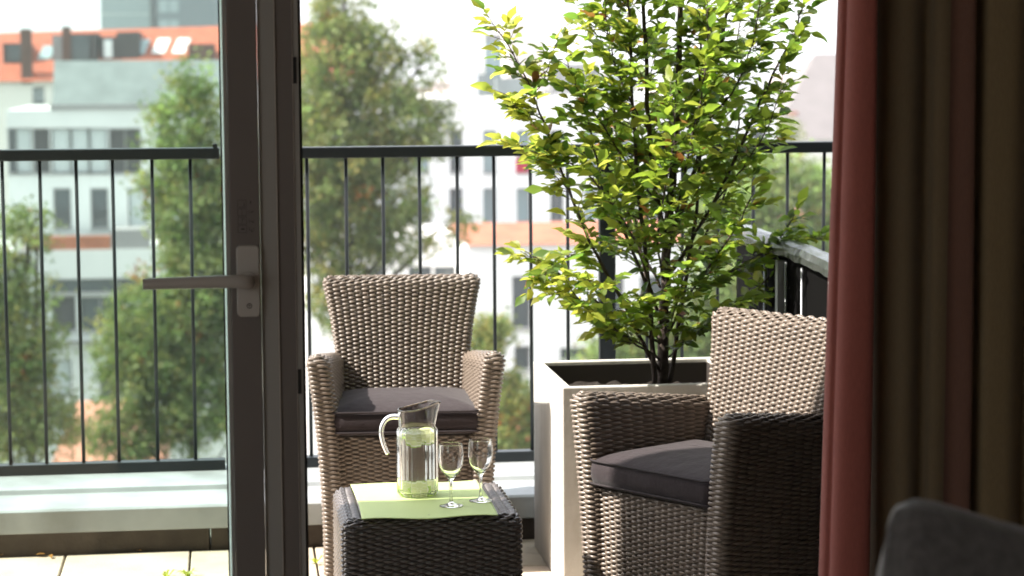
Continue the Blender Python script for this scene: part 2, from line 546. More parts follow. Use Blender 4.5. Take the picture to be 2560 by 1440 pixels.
# placemat: thin woven cloth with a light wave, hanging a little over the front edge
def mat_placemat():
    m = mat('placemat_weave', (.50, .66, .24), .6, sheen=.2)
    nt = m.node_tree; p = nt.nodes['Principled BSDF']
    tc = nt.nodes.new('ShaderNodeTexCoord')
    w1 = nt.nodes.new('ShaderNodeTexWave'); w1.inputs['Scale'].default_value = 130; w1.bands_direction = 'X'
    w2 = nt.nodes.new('ShaderNodeTexWave'); w2.inputs['Scale'].default_value = 130; w2.bands_direction = 'Y'
    nt.links.new(tc.outputs['Object'], w1.inputs[0]); nt.links.new(tc.outputs['Object'], w2.inputs[0])
    mm = nt.nodes.new('ShaderNodeMath'); mm.operation = 'MULTIPLY'
    nt.links.new(w1.outputs['Fac'], mm.inputs[0]); nt.links.new(w2.outputs['Fac'], mm.inputs[1])
    mx = nt.nodes.new('ShaderNodeMix'); mx.data_type = 'RGBA'
    mx.inputs[6].default_value = (.48, .62, .20, 1); mx.inputs[7].default_value = (.68, .80, .36, 1)
    nt.links.new(mm.outputs[0], mx.inputs[0]); nt.links.new(mx.outputs[2], p.inputs['Base Color'])
    b = nt.nodes.new('ShaderNodeBump'); b.inputs['Strength'].default_value = .4; b.inputs['Distance'].default_value = .001
    nt.links.new(mm.outputs[0], b.inputs['Height']); nt.links.new(b.outputs[0], p.inputs['Normal'])
    return m
m_mat = mat_placemat()
nx, ny = 60, 40
gx = np.linspace(0, 1, nx); gy = np.linspace(0, 1, ny)
V = []
MATZ = .4265
for j in gy:
    for i in gx:
        x = .313 + .342 * i + .003 * sin(j * 4)
        y = 5.487 + .468 * j
        front = max(0, 1 - j / .12)
        z = MATZ + .0007 * sin(i * 9 + j * 4) + front * (.0022 * sin(i * 8.5 + .8) - .0012) + .0012 * max(0, (j - .93) / .07) * sin(i * 7)
        V.append((x, y, z))
V = np.array(V); n = nx * ny
V2 = V.copy(); V2[:, 2] -= .0012
idx = np.arange(n).reshape(ny, nx)
Q1 = np.stack([idx[:-1, :-1], idx[:-1, 1:], idx[1:, 1:], idx[1:, :-1]], -1).reshape(-1, 4)
Q2 = Q1[:, ::-1] + n
E_ = []
for a, b in list(zip(idx[0, 1:], idx[0, :-1])) + list(zip(idx[-1, :-1], idx[-1, 1:])) + list(zip(idx[:-1, 0], idx[1:, 0])) + list(zip(idx[1:, -1], idx[:-1, -1])):
    E_.append((a, b, b + n, a + n))
link('placemat', np_mesh('placemat', np.vstack([V, V2]), np.vstack([Q1, Q2, np.array(E_)]), m_mat), label='lime green woven placemat lying across the wicker table', cat='placemat')

# ------------------------------------------------------------------ jug
TZ = MATZ + .0015
jug = empty('glass_jug', (.477, 5.775, TZ), label='clear ribbed glass jug of water with lime slices on the placemat', cat='jug')
R0 = .0535
def jug_mesh():
    n = 192
    out = [(.0, .0), (.040, .0), (.050, .002), (R0, .008), (R0, .05), (R0, .10), (R0, .155), (R0, .170), (R0 - .001, .176), (R0 - .0055, .180), (R0 - .0055, .184), (R0 - .004, .205), (R0 - .003, .222), (R0 - .0030, .2262), (R0 - .0034, .2271), (R0 - .0042, .2275)]
    inn = [(R0 - .0050, .2271), (R0 - .0056, .2262), (R0 - .0060, .222), (R0 - .0072, .205), (R0 - .0085, .184), (R0 - .0085, .178), (R0 - .0040, .168), (R0 - .0036, .155), (R0 - .0036, .10), (R0 - .0036, .05), (R0 - .004, .014), (R0 - .009, .009), (.0, .008)]
    prof = out + inn
    V = []; idx = []
    for j, (r, z) in enumerate(prof):
        if r == 0:
            idx.append([len(V)] * n); V.append((0, 0, z)); continue
        row = []
        for k in range(n):
            a = 2 * pi * k / n
            rr = r
            if j < len(out) and .008 <= z <= .171:
                rr += .0015 * (abs(cos(a * 24 / 2)) - .6)
            x, y, zz = rr * cos(a), rr * sin(a), z
            if z > .183:      # spout towards +x, rim rises to the spout
                t = (z - .183) / .0445
                d = abs(((a + pi) % (2 * pi)) - pi)
                w = math.exp(-(d / .42) ** 2)
                x += .013 * t ** 1.5 * w
                y *= 1 - .25 * t * w
                zz += t * (.024 * (.5 + .5 * cos(d * .95)) ** 2.2 - .006 * w)
            row.append(len(V)); V.append((x, y, zz))
        idx.append(row)
    f = []
    for j in range(len(prof) - 1):
        for k in range(n):
            q = []
            for i in (idx[j][k], idx[j][(k + 1) % n], idx[j + 1][(k + 1) % n], idx[j + 1][k]):
                if i not in q: q.append(i)
            if len(q) > 2: f.append(tuple(q))
    return MB().add(V, f)
jug_mesh().build('body', m_jug, jug, smooth=True)
hp = [(-R0 + .0055, 0, .207), (-R0 - .012, 0, .2085), (-R0 - .026, 0, .203), (-R0 - .037, 0, .188), (-R0 - .041, 0, .168), (-R0 - .038, 0, .146), (-R0 - .031, 0, .125), (-R0 - .024, 0, .110)]
# smooth the handle path
def smooth_path(P, k=2):
    P = [Vector(p) for p in P]
    for _ in range(k):
        Q = [P[0]]
        for a, b in zip(P[:-1], P[1:]):
            Q += [a * .75 + b * .25, a * .25 + b * .75]
        Q.append(P[-1]); P = Q
    return P
hp = smooth_path(hp)
MB().tube(hp, [.0078 - .0025 * i / len(hp) for i in range(len(hp))], 14, sx=1.25).build('handle', m_glass, jug, smooth=True)
wr = R0 - .0039
MB().lathe([(0, .0085), (wr - .006, .0095), (wr, .016), (wr, .05), (wr, .11), (wr, .165), (wr - .001, .1668), (0, .1665)], 72).build('water', m_water, jug, smooth=True)
m_lime = mat('lime_flesh', (.80, .86, .42), .35, noise=.2, nscale=120)
m_limeskin = mat('lime_skin', (.36, .55, .06), .35)
m_limepith = mat('lime_pith', (.90, .92, .72), .5)
def lime_slice(loc, rot):
    n = 28
    b = MB()
    h = .0022
    for r0, r1, mi in ((0, .019, 0), (.019, .0225, 2), (.0225, .024, 1)):
        for zz, s in ((h, 1), (-h, -1)):
            if r0 == 0:
                v = [(0, 0, zz)] + [(r1 * cos(2 * pi * k / n), r1 * sin(2 * pi * k / n), zz) for k in range(n)]
                f = [(0, 1 + k, 1 + (k + 1) % n)[::s] for k in range(n)]
            else:
                v = [(r * cos(2 * pi * k / n), r * sin(2 * pi * k / n), zz) for r in (r0, r1) for k in range(n)]
                f = [(k, n + k, n + (k + 1) % n, (k + 1) % n)[::s] for k in range(n)]
            b.add(v, f, mi)
    v = [(.024 * cos(2 * pi * k / n), .024 * sin(2 * pi * k / n), zz) for zz in (-h, h) for k in range(n)]
    b.add(v, [(k, (k + 1) % n, n + (k + 1) % n, n + k) for k in range(n)], 1)
    for k in range(9):          # segment walls
        a = 2 * pi * k / 9
        Mx = Matrix.Rotation(a, 4, 'Z')
        b.box(.002, .019, -.0005, .0005, h, h + .0003, 2, Mx)
        b.box(.002, .019, -.0005, .0005, -h - .0003, -h, 2, Mx)
    o = b.build('lime_slice', [m_lime, m_limeskin, m_limepith], label='thin lime slice in the glass jug', cat='lime slice', group='lime slices in the jug')
    o.location = Vector(loc) + jug.location; o.rotation_euler = [radians(r) for r in rot]
    return o
LS = [((-.008, -.012, .150), (62, 12, 10), 'lime slice floating just under the water at the left of the jug'),
      ((.022, -.008, .156), (70, -38, 0), 'tilted lime slice leaning on the jug wall below the spout'),
      ((-.026, -.014, .020), (48, -22, 20), 'leftmost lime slice on the bottom of the jug'),
      ((.002, -.022, .019), (64, 5, 0), 'middle lime slice standing at the front of the jug bottom'),
      ((.028, -.010, .022), (38, 28, -20), 'rightmost lime slice at the bottom of the jug')]
for l, r, lb in LS:
    lime_slice(l, r)['label'] = lb

# ------------------------------------------------------------------ wine glasses
def wine_glass(loc, label):
    out = [(0, 0), (.029, 0), (.0305, .0008), (.029, .0022), (.016, .0045), (.007, .008), (.0042, .014), (.0034, .03), (.0034, .05), (.0042, .062), (.0075, .070), (.016, .080), (.024, .091), (.0295, .104), (.032, .118), (.0325, .130), (.0312, .146), (.0296, .157), (.0293, .1596), (.0290, .1600), (.0286, .1601)]
    inn = [(.0284, .1599), (.0284, .1594), (.0287, .157), (.0302, .146), (.0313, .130), (.0308, .118), (.0283, .104), (.0228, .092), (.0145, .0815), (.006, .0745), (0, .0730)]
    o = MB().lathe(out + inn, 64).build('wine_glass', m_glass, smooth=True, label=label, cat='wine glass', group='empty wine glasses')
    o.location = loc
    return o
wine_glass((.549, 5.612, TZ), 'empty stemmed wine glass beside the jug, the one nearer the front of the table')
wine_glass((.631, 5.665, TZ), 'empty stemmed wine glass farther from the jug, near the right edge of the placemat')

# ------------------------------------------------------------------ railing
def railing(x0, x1, Y, bal, posts, label, ztop=1.272, drop=0):
    r = empty('railing', ((x0 + x1) / 2, Y, .18), label=label, cat='railing', group='dark metal railing')
    ox = (x0 + x1) / 2
    def L(b, name, **k): 
        return b.build(name, m_rail, r, **k)
    L(MB().box(x0 - ox, x1 - ox, -.03, .03, ztop - .038 - .18, ztop - .18), 'top_rail', bevel=.004)
    L(MB().box(x0 - ox, x1 - ox, -.025, .025, .0, .035), 'bottom_rail', bevel=.003)
    bme = None
    for x in bal:
        if bme is None:
            b = MB(); b.tube([(0, 0, .034), (0, 0, ztop - .037 - .18)], .0062, 10)
            bme = b.mesh('baluster', m_rail)
            bme.polygons.foreach_set('use_smooth', [True] * len(bme.polygons))
        o = link('baluster', bme, r); o.location = (x - ox, 0, 0)
        o.rotation_euler = (rng.normal(0, .0015), rng.normal(0, .002), 0)
    for x in posts:
        L(MB().box(x - ox - .028, x - ox + .028, -.006, .03, -.18, ztop - .039 - .18), 'post', bevel=.003)
        L(MB().box(x - ox - .04, x - ox + .04, -.05, .05, -.01, -.001), 'foot_plate')
    return r
LB = [-.745 - .1255 * k for k in range(1, 8)][::-1] + [-.745, -.626, -.503, -.385, -.255, -.128]
railing(-1.9, -.028, 7.6, LB, [-1.2], 'dark metal railing section behind the open glass door', 1.274)
RB = [.01 + .1272 * k for k in range(0, 10)] + [1.43 + .125 * k for k in range(12)]
rr_ = railing(-.022, 3.0, 7.6, RB, [1.293], 'dark metal railing section behind the armchair and the planted tree', 1.272)
# coupling bolts at the joint of the two sections
for (z, y) in ((1.13, -.036), (.02, -.034)):
    MB().tube([(-1.511 - .02, y, z - .03), (-1.511 - .02, y - .012, z - .03)], .009, 8).build('bolt', m_rail, rr_)

# side screen on the right: dark tarp under a folded, shiny capping
m_tarp = mat('black_tarp', (.004, .004, .004), .95, spec=.05)
m_cap = mat('screen_capping', (.11, .125, .12), .25, metal=.5, noise=.7, nscale=14, bump=.5, bscale=18)
m_bar = mat('galvanised_bar', (.32, .34, .36), .4, metal=.5)
scn = empty('privacy_screen', (1.68, 6.2, 0), label='black privacy screen with crumpled silvery capping right of the tree', cat='screen')
path = [(.02, 1.10, 1.0), (.0, .82, 1.005), (.005, .5, 1.004), (.012, .2, .998), (.005, -.1, .992), (-.01, -.4, .985), (-.03, -.8, .985), (-.05, -1.3, .985)]
path = smooth_path(path, 2)
b = MB()
sec = [(-.035, -.036), (-.038, -.015), (-.03, .004), (-.01, .009), (.015, .009), (.032, .002), (.036, -.036), (.024, -.036), (.022, -.012), (-.022, -.014), (-.026, -.036)]
V = []; nn = len(sec)
for i, p in enumerate(path):
    for k, (sx, sz) in enumerate(sec):
        V.append((p.x + sx + .002 * sin(i * 1.7 + k), p.y, p.z + sz + .003 * sin(i * 2.3 + k * .7) * (1 if sz < 0 else .4)))
f = [(i * nn + k, i * nn + (k + 1) % nn, (i + 1) * nn + (k + 1) % nn, (i + 1) * nn + k) for i in range(len(path) - 1) for k in range(nn)]
b.add(V, f).build('capping', m_cap, scn)
MB().box(-.006, .006, -1.4, 1.08, .02, .962).build('screen_panel', m_tarp, scn)
for y, r in ((.62, .006), (.36, .004), (.17, .004), (-.13, .002), (-.26, .0018), (-.36, .0016)):
    MB().tube([(-.02, y, .03), (-.02 + .002, y, .5), (-.02, y, .95)], r, 6).build('rod', m_bar, scn, smooth=True)
MB().box(-.035, -.008, .40, .43, .0, .95).build('post', m_bar, scn)

# ------------------------------------------------------------------ planter
PL = dict(x0=.958, x1=1.548, y0=6.44, y1=7.03, h=.603)
pl = empty('planter', ((PL['x0'] + PL['x1']) / 2, (PL['y0'] + PL['y1']) / 2, 0), radians(.5), label='large square pale cement planter holding the tree', cat='planter')
w2, d2, hh = (PL['x1'] - PL['x0']) / 2, (PL['y1'] - PL['y0']) / 2, PL['h']
b = MB(); t = .028
v = []
for (x, y) in ((-w2, -d2), (w2, -d2), (w2, d2), (-w2, d2)): v += [(x, y, .0)]
for (x, y) in ((-w2, -d2), (w2, -d2), (w2, d2), (-w2, d2)): v += [(x, y, hh)]
for (x, y) in ((-w2 + t, -d2 + t), (w2 - t, -d2 + t), (w2 - t, d2 - t), (-w2 + t, d2 - t)): v += [(x, y, hh)]
for (x, y) in ((-w2 + t, -d2 + t), (w2 - t, -d2 + t), (w2 - t, d2 - t), (-w2 + t, d2 - t)): v += [(x, y, hh - .2)]
f = [(3, 2, 1, 0)]
for k in range(4):
    k2 = (k + 1) % 4
    f += [(k, k2, 4 + k2, 4 + k), (4 + k, 4 + k2, 8 + k2, 8 + k), (8 + k, 8 + k2, 12 + k2, 12 + k)]
f.append((12, 13, 14, 15))
b.add(v, f).build('body', m_planter, pl, bevel=.004)
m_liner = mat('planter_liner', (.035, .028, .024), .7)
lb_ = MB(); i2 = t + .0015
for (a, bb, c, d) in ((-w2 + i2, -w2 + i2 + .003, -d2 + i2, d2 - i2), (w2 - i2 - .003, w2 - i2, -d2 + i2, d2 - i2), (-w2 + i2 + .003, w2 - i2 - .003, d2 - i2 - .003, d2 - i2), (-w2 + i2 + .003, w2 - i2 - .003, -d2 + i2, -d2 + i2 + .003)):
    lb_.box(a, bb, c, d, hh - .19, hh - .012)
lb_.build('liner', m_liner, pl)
# soil as a lumpy sheet
nx = 24; g = np.linspace(-1, 1, nx)
V = np.array([(x * (w2 - t - .006), y * (d2 - t - .006), hh - .075 + .008 * rng.normal() + .02 * math.exp(-((x) ** 2 + (y) ** 2) * 5)) for y in g for x in g])
idx = np.arange(nx * nx).reshape(nx, nx)
Q = np.stack([idx[:-1, :-1], idx[:-1, 1:], idx[1:, 1:], idx[1:, :-1]], -1).reshape(-1, 4)
link('soil', np_mesh('soil', V, Q, m_soil), pl)

# ------------------------------------------------------------------ hornbeam in the planter
tree = empty('hornbeam_tree', (1.305, 6.74, .56), label='leafy young hornbeam with many thin stems growing in the cement planter', cat='tree')
TO = Vector((1.305, 6.74, .56))
TY = 6.74
def P(px, py, dy=0): return at(px, py, TY + dy) - TO
stems = [   # (points (px, py, dy), r0, r1, twig start fraction)
 ([(1655, 975, 0), (1660, 820, 0), (1664, 700, 0), (1668, 560, .01), (1688, 400, .02), (1693, 250, .02), (1700, 100, .02), (1705, -80, .02)], .019, .007, .3),
 ([(1640, 975, -.02), (1632, 880, -.03), (1622, 720, -.04), (1606, 560, -.05), (1590, 400, -.05), (1580, 240, -.04), (1572, 80, -.04), (1570, -60, -.04)], .009, .0035, .3),
 ([(1672, 975, .01), (1690, 850, .02), (1712, 700, .02), (1738, 560, .02), (1752, 400, .03), (1748, 200, .03), (1752, 40, .03)], .008, .003, .3),
 ([(1666, 640, 0), (1642, 500, -.02), (1622, 330, -.03), (1614, 150, -.03), (1606, -80, -.02)], .010, .005, .25),
 ([(1672, 600, .01), (1725, 470, .04), (1765, 310, .06), (1800, 120, .06), (1835, -80, .06)], .008, .004, .2),
 ([(1668, 700, .0), (1790, 500, -.04), (1865, 340, -.06), (1925, 200, -.05), (1985, 90, -.04), (2008, 10, -.03)], .0065, .002, .3),
 ([(1650, 930, -.01), (1600, 850, -.03), (1550, 740, -.06), (1480, 620, -.1), (1425, 480, -.12), (1375, 350, -.13), (1335, 240, -.13), (1288, 140, -.12), (1232, 58, -.11)], .007, .0012, .3),
 ([(1652, 800, -.02), (1592, 650, -.06), (1530, 520, -.08), (1492, 400, -.08), (1470, 310, -.06), (1462, 230, -.05)], .006, .0015, .25),
 ([(1650, 860, -.02), (1545, 790, -.06), (1440, 715, -.08), (1370, 665, -.08), (1338, 640, -.08)], .005, .0014, .3),
 ([(1662, 790, .0), (1770, 710, .0), (1880, 650, -.02), (1950, 600, -.03), (1978, 550, -.03)], .005, .0015, .3),
 ([(1662, 880, .0), (1740, 835, .04), (1850, 765, .05), (1920, 700, .05), (1955, 650, .05)], .005, .0015, .3),
 ([(1655, 720, .02), (1575, 580, .05), (1545, 380, .07), (1530, 220, .07), (1520, 90, .07), (1540, -60, .07)], .0055, .0018, .25),
 ([(1668, 650, -.02), (1700, 480, -.12), (1740, 300, -.16), (1770, 160, -.16), (1770, 20, -.15)], .005, .0015, .25),
 ([(1655, 830, .02), (1600, 640, .14), (1580, 470, .2), (1600, 300, .22), (1640, 130, .2)], .005, .0015, .25),
 ([(1668, 760, .02), (1760, 600, .12), (1830, 450, .18), (1850, 290, .2), (1840, 130, .18), (1860, -30, .18)], .005, .0015, .25),
 ([(1650, 900, -.03), (1560, 840, -.14), (1470, 770, -.2), (1420, 720, -.2)], .004, .0013, .35),
 ([(1655, 820, -.03), (1620, 700, -.16), (1580, 580, -.22), (1500, 470, -.22), (1440, 410, -.2), (1330, 380, -.18), (1290, 365, -.18)], .0045, .0012, .3),
 ([(1660, 850, -.02), (1720, 740, -.16), (1790, 640, -.2), (1850, 560, -.2), (1880, 480, -.18)], .0045, .0013, .3),
 ([(1640, 500, -.02), (1560, 400, -.08), (1500, 300, -.1), (1440, 220, -.1), (1420, 160, -.1)], .0035, .001, .3),
 ([(1622, 330, -.03), (1560, 230, -.02), (1530, 140, 0), (1515, 40, .0), (1510, -40, 0)], .0035, .0012, .2),
 ([(1790, 500, -.04), (1850, 430, -.1), (1890, 370, -.12), (1930, 300, -.12), (1950, 230, -.12)], .003, .001, .2),
 ([(1765, 310, .06), (1840, 220, .04), (1880, 120, .0), (1900, 0, .0)], .0035, .0015, .15),
 ([(1660, 700, -.02), (1640, 600, -.2), (1660, 480, -.26), (1690, 360, -.28), (1680, 240, -.26)], .004, .0012, .3),
 ([(1375, 350, -.13), (1330, 300, -.16), (1290, 270, -.18), (1265, 235, -.18)], .0018, .0008, .1),
 ([(1335, 240, -.13), (1370, 180, -.1), (1385, 120, -.09)], .0015, .0008, .2),
 ([(1425, 480, -.12), (1370, 420, -.16), (1310, 385, -.17)], .002, .0008, .2),
 ([(1480, 620, -.1), (1420, 640, -.14), (1360, 690, -.16), (1340, 700, -.16)], .002, .0008, .2),
 ([(1655, 905, 0), (1590, 850, -.05), (1520, 810, -.08), (1470, 790, -.1)], .003, .001, .3),
 ([(1662, 900, 0), (1720, 850, -.1), (1780, 800, -.16), (1830, 770, -.18)], .003, .001, .3),
 ([(1655, 860, .02), (1600, 780, -.14), (1540, 720, -.22), (1470, 700, -.26)], .003, .001, .25),
 ([(1662, 850, 0), (1690, 760, -.2), (1720, 680, -.26)], .003, .001, .25),
 ([(1900, 645, -.02), (1960, 610, -.06), (2010, 600, -.08), (2045, 590, -.08)], .002, .0009, .1),
]
leafP = []
def add_leaf(p, d, size, tilt=None):
    leafP.append((p, d, size))
stem_pts = []
def vrand(s=1): return Vector((random.uniform(-1, 1), random.uniform(-1, 1), random.uniform(-1, 1))) * s
tw = MB()
def twig(p, d, L, lvl=0):
    n = max(3, int(L / .022))
    pts = [p.copy()]; q = p.copy(); dd = d.normalized()
    for i in range(n):
        dd = (dd + vrand(.14) + Vector((0, 0, .01))).normalized()
        q = q + dd * (L / n); pts.append(q.copy())
    tw.tube(pts, [.0014 * (1 - .6 * i / n) for i in range(n + 1)], 4)
    side = dd.cross(Vector((0, 0, 1)))
    if side.length < .2: side = Vector((1, 0, 0))
    side.normalize()
    for i in range(1, n + 1):
        s = 1 if i % 2 else -1
        ld = (dd * .75 + side * s * random.uniform(.5, 1.0) + vrand(.25) + Vector((0, 0, random.uniform(-.35, .1)))).normalized()
        if random.random() < .92: add_leaf(pts[i], ld, random.uniform(.036, .062))
    add_leaf(pts[-1], (dd + Vector((0, 0, -.15))).normalized(), random.uniform(.046, .068))
trunk_mb = None
for si, (pp, r0, r1, tf) in enumerate(stems):
    pts = [P(*q) for q in pp]
    if si == 0: pts[0] = Vector((pts[0].x, pts[0].y, -.04))
    pts = smooth_path(pts, 2)
    n = len(pts)
    wob = [p + vrand(.003) for p in pts]
    b = MB().tube(wob, [r0 + (r1 - r0) * i / (n - 1) for i in range(n)], 9 if r0 > .006 else 6)
    b.build('trunk' if si == 0 else 'branch', m_trunk, tree, smooth=True)
    # twigs along the stem
    acc = 0; tot = sum((wob[i + 1] - wob[i]).length for i in range(n - 1)); run = 0
    for i in range(n - 1):
        sg = wob[i + 1] - wob[i]; run += sg.length
        if run / tot < tf: continue
        acc += sg.length
        while acc > .0140:
            acc -= .0140
            p = wob[i] + sg * random.random()
            out = Vector((random.uniform(-1, 1), random.uniform(-1, 1), 0)).normalized()
            axis = Vector((p.x, p.y, 0))
            if axis.length > .05: out = (out + axis.normalized() * .5).normalized()
            d = out * random.uniform(.55, 1) + sg.normalized() * random.uniform(.1, .7) + Vector((0, 0, random.uniform(-.1, .25)))
            L = random.uniform(.035, .145) * (1.12 if si in (0, 1, 2, 3, 4, 11, 14) else .85)
            if r0 < .0025 or si in (5, 6, 9, 10, 16, 17, 18, 20): L *= .62
            twig(p, d, L)
    twig(wob[-1], (wob[-1] - wob[-3]).normalized(), .05)
tw.build('twigs', m_trunk, tree, kind='stuff')

mg = leaf_mat('leaf_green', (.13, .185, .032), (.37, .50, .055), .5)
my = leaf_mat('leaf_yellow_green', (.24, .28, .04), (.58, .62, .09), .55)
md = leaf_mat('leaf_deep_green', (.085, .135, .03), (.22, .36, .05), .45)
mbn = leaf_mat('leaf_brown', (.32, .16, .05), (.55, .26, .07), .3)
LM = [mg, my, md, mbn]
def leaf_shape(curl, fold, wave):
    """pointed oval leaf, length 1 along +y, folded along the midrib"""
    ts = [0, .14, .32, .52, .72, .88, 1.0]; ws = [.015, .15, .24, .25, .18, .09, .0]
    V = []; F_ = []
    for i, (t, w) in enumerate(zip(ts, ws)):
        z = -curl * t * t + .06 * t
        V.append((0, t, z))
        V.append((-w, t, z + fold * w + wave * sin(t * 9) * w))
        V.append((w, t, z + fold * w - wave * sin(t * 8) * w))
    for i in range(len(ts) - 1):
        a = i * 3; c = a + 3
        F_.append((a, c, c + 1, a + 1)); F_.append((a, a + 2, c + 2, c))
    return np.array(V), np.array(F_)
shapes = [leaf_shape(.1, .35, .1), leaf_shape(.35, .2, .25), leaf_shape(.2, .6, .15), leaf_shape(-.1, .3, .3)]
def leaf_frame(d):
    up = Vector((0, 0, 1)) + vrand(.75)
    x = d.cross(up)
    if x.length < .1: x = d.orthogonal()
    x.normalize(); z = x.cross(d).normalized()
    return x, d, z
cam_l = Vector((0, 0, EYE)) - TO
# keep leaves off the planter and out of the soil
LP = []
for p, d, s in leafP:
    if p.z < .06: continue
    x, y, z = leaf_frame(d)
    px = p.x
    r = random.random()
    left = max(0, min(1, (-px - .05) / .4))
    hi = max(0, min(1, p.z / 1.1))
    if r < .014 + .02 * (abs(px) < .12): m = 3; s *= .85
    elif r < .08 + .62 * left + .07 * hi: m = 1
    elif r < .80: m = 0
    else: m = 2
    LP.append((p, x, y, z, s, m, random.randrange(4)))
LP.sort(key=lambda q: (q[0] - cam_l).length)
fr = random.sample(LP[:len(LP) // 2], 300)
frs = set(id(q) for q in fr)
lm = {}
for k, (V, F_) in enumerate(shapes):
    for mi in range(4):
        me = np_mesh('leaf', V, F_, LM[mi]); lm[(k, mi)] = me
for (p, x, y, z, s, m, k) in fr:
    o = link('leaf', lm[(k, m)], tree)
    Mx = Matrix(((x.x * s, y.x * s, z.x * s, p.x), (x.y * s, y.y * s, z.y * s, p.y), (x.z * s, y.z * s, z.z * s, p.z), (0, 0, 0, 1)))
    o.matrix_local = Mx
Vs, Fs, Ms = [], [], []; base = 0
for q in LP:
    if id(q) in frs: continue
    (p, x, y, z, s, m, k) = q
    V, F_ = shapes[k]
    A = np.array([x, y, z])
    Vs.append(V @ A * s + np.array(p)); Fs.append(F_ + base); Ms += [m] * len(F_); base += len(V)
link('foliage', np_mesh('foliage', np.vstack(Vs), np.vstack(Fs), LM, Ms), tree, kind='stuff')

# ------------------------------------------------------------------ sliding door leaf, frame, handle
DY = 4.30
dr = empty('glass_door', (-.45, DY, 0), label='grey brown framed sliding glass door standing open at the left', cat='door')
dx = .45; 
SX0, SX1 = -.0115 + dx, .058 + dx           # visible stile
def D(b, name, m, **k): return b.build(name, m, dr, **k)
D(MB().box(SX0 + .012, SX1, 0, .062, .04, 2.22), 'stile', m_wood_dark, bevel=.0025)
D(MB().box(SX0 + .0045, SX0 + .0119, .006, .05, .12, 2.14), 'glazing_bead', m_profile_grey, bevel=.001)
D(MB().box(SX0 + .0008, SX0 + .0044, .0600, .0612, .12, 2.14), 'spacer_bar', m_spacer)
D(MB().box(SX0 - .0022, SX0 + .0007, .010, .046, .12, 2.14), 'seal', m_gasket)
D(MB().box(-.62, SX0 - .0, .0, .062, .04, .12), 'bottom_rail', m_wood_dark)
D(MB().box(-.62, SX0 - .0, .0, .062, 2.14, 2.22), 'top_rail', m_wood_dark)
D(MB().box(-.70, -.6205, .0, .062, .04, 2.22), 'stile', m_wood_dark)
D(MB().box(-.62, SX0 - .0023, .024, .030, .121, 2.139), 'glass_pane', m_win)
# handle with its plate and lever (lever points to the hinge side)
HX, HZ = .034 + dx, 1.142
hd = D(MB(), 'handle', m_handle) if False else None
L = rrect(.0222, .067, .0075, 6)
b = MB(); vv = []
nL = len(L)
def arc_plate(x, z): return z + (.0035 * (1 - (x / .0222) ** 2) if z > .05 else (-.0035 * (1 - (x / .0222) ** 2) if z < -.05 else 0))
Ls = [(x, arc_plate(x, z)) for x, z in L]
v = [(HX + x, 0.0, HZ + z) for x, z in Ls] + [(HX + x, -.006, HZ + z) for x, z in Ls] + [(HX + x * .93, -.009, HZ + z * .978) for x, z in Ls]
f = []
for r_ in range(2):
    f += [(r_ * nL + i, r_ * nL + (i + 1) % nL, (r_ + 1) * nL + (i + 1) % nL, (r_ + 1) * nL + i) for i in range(nL)]
f.append(tuple(range(2 * nL, 3 * nL)))
hplate = b.add(v, f).build('handle_plate', m_handle, dr, smooth=False, bevel=.0008)
MB().tube([(HX, -.0085, HZ), (HX, -.014, HZ)], .0185, 28).build('rosette', m_handle, hplate, smooth=False, bevel=.001)
lev = smooth_path([(HX + .002, -.012, HZ), (HX + .002, -.030, HZ), (HX + .0, -.045, HZ + .002), (HX - .012, -.056, HZ + .004), (HX - .03, -.058, HZ + .005), (HX - .08, -.058, HZ + .005), (HX - .14, -.057, HZ + .004), (HX - .197, -.055, HZ + .003)], 3)
n = len(lev)
rd = [.0138 + (.0098 - .0138) * min(1, max(0, (i / n - .35) / .65)) for i in range(n)]
MB().tube(lev, rd, 20, sx=.72).build('lever', m_handle, dr, smooth=True, bevel=0)
# lock button ring
ring = [(HX + .0015 + .0045 * cos(a), -.0094, HZ - .047 + .0045 * sin(a)) for a in np.linspace(0, 2 * pi, 25)]
MB().tube(ring, .0007, 6, cap=False).box(HX + .001, HX + .002, -.0098, -.0091, HZ - .047, HZ - .0435).tube([(HX - .0008, -.0094, HZ - .0455), (HX + .0015, -.0094, HZ - .0485), (HX + .0038, -.0094, HZ - .0455)], .0005, 5).build('lock_mark', m_print, hplate)
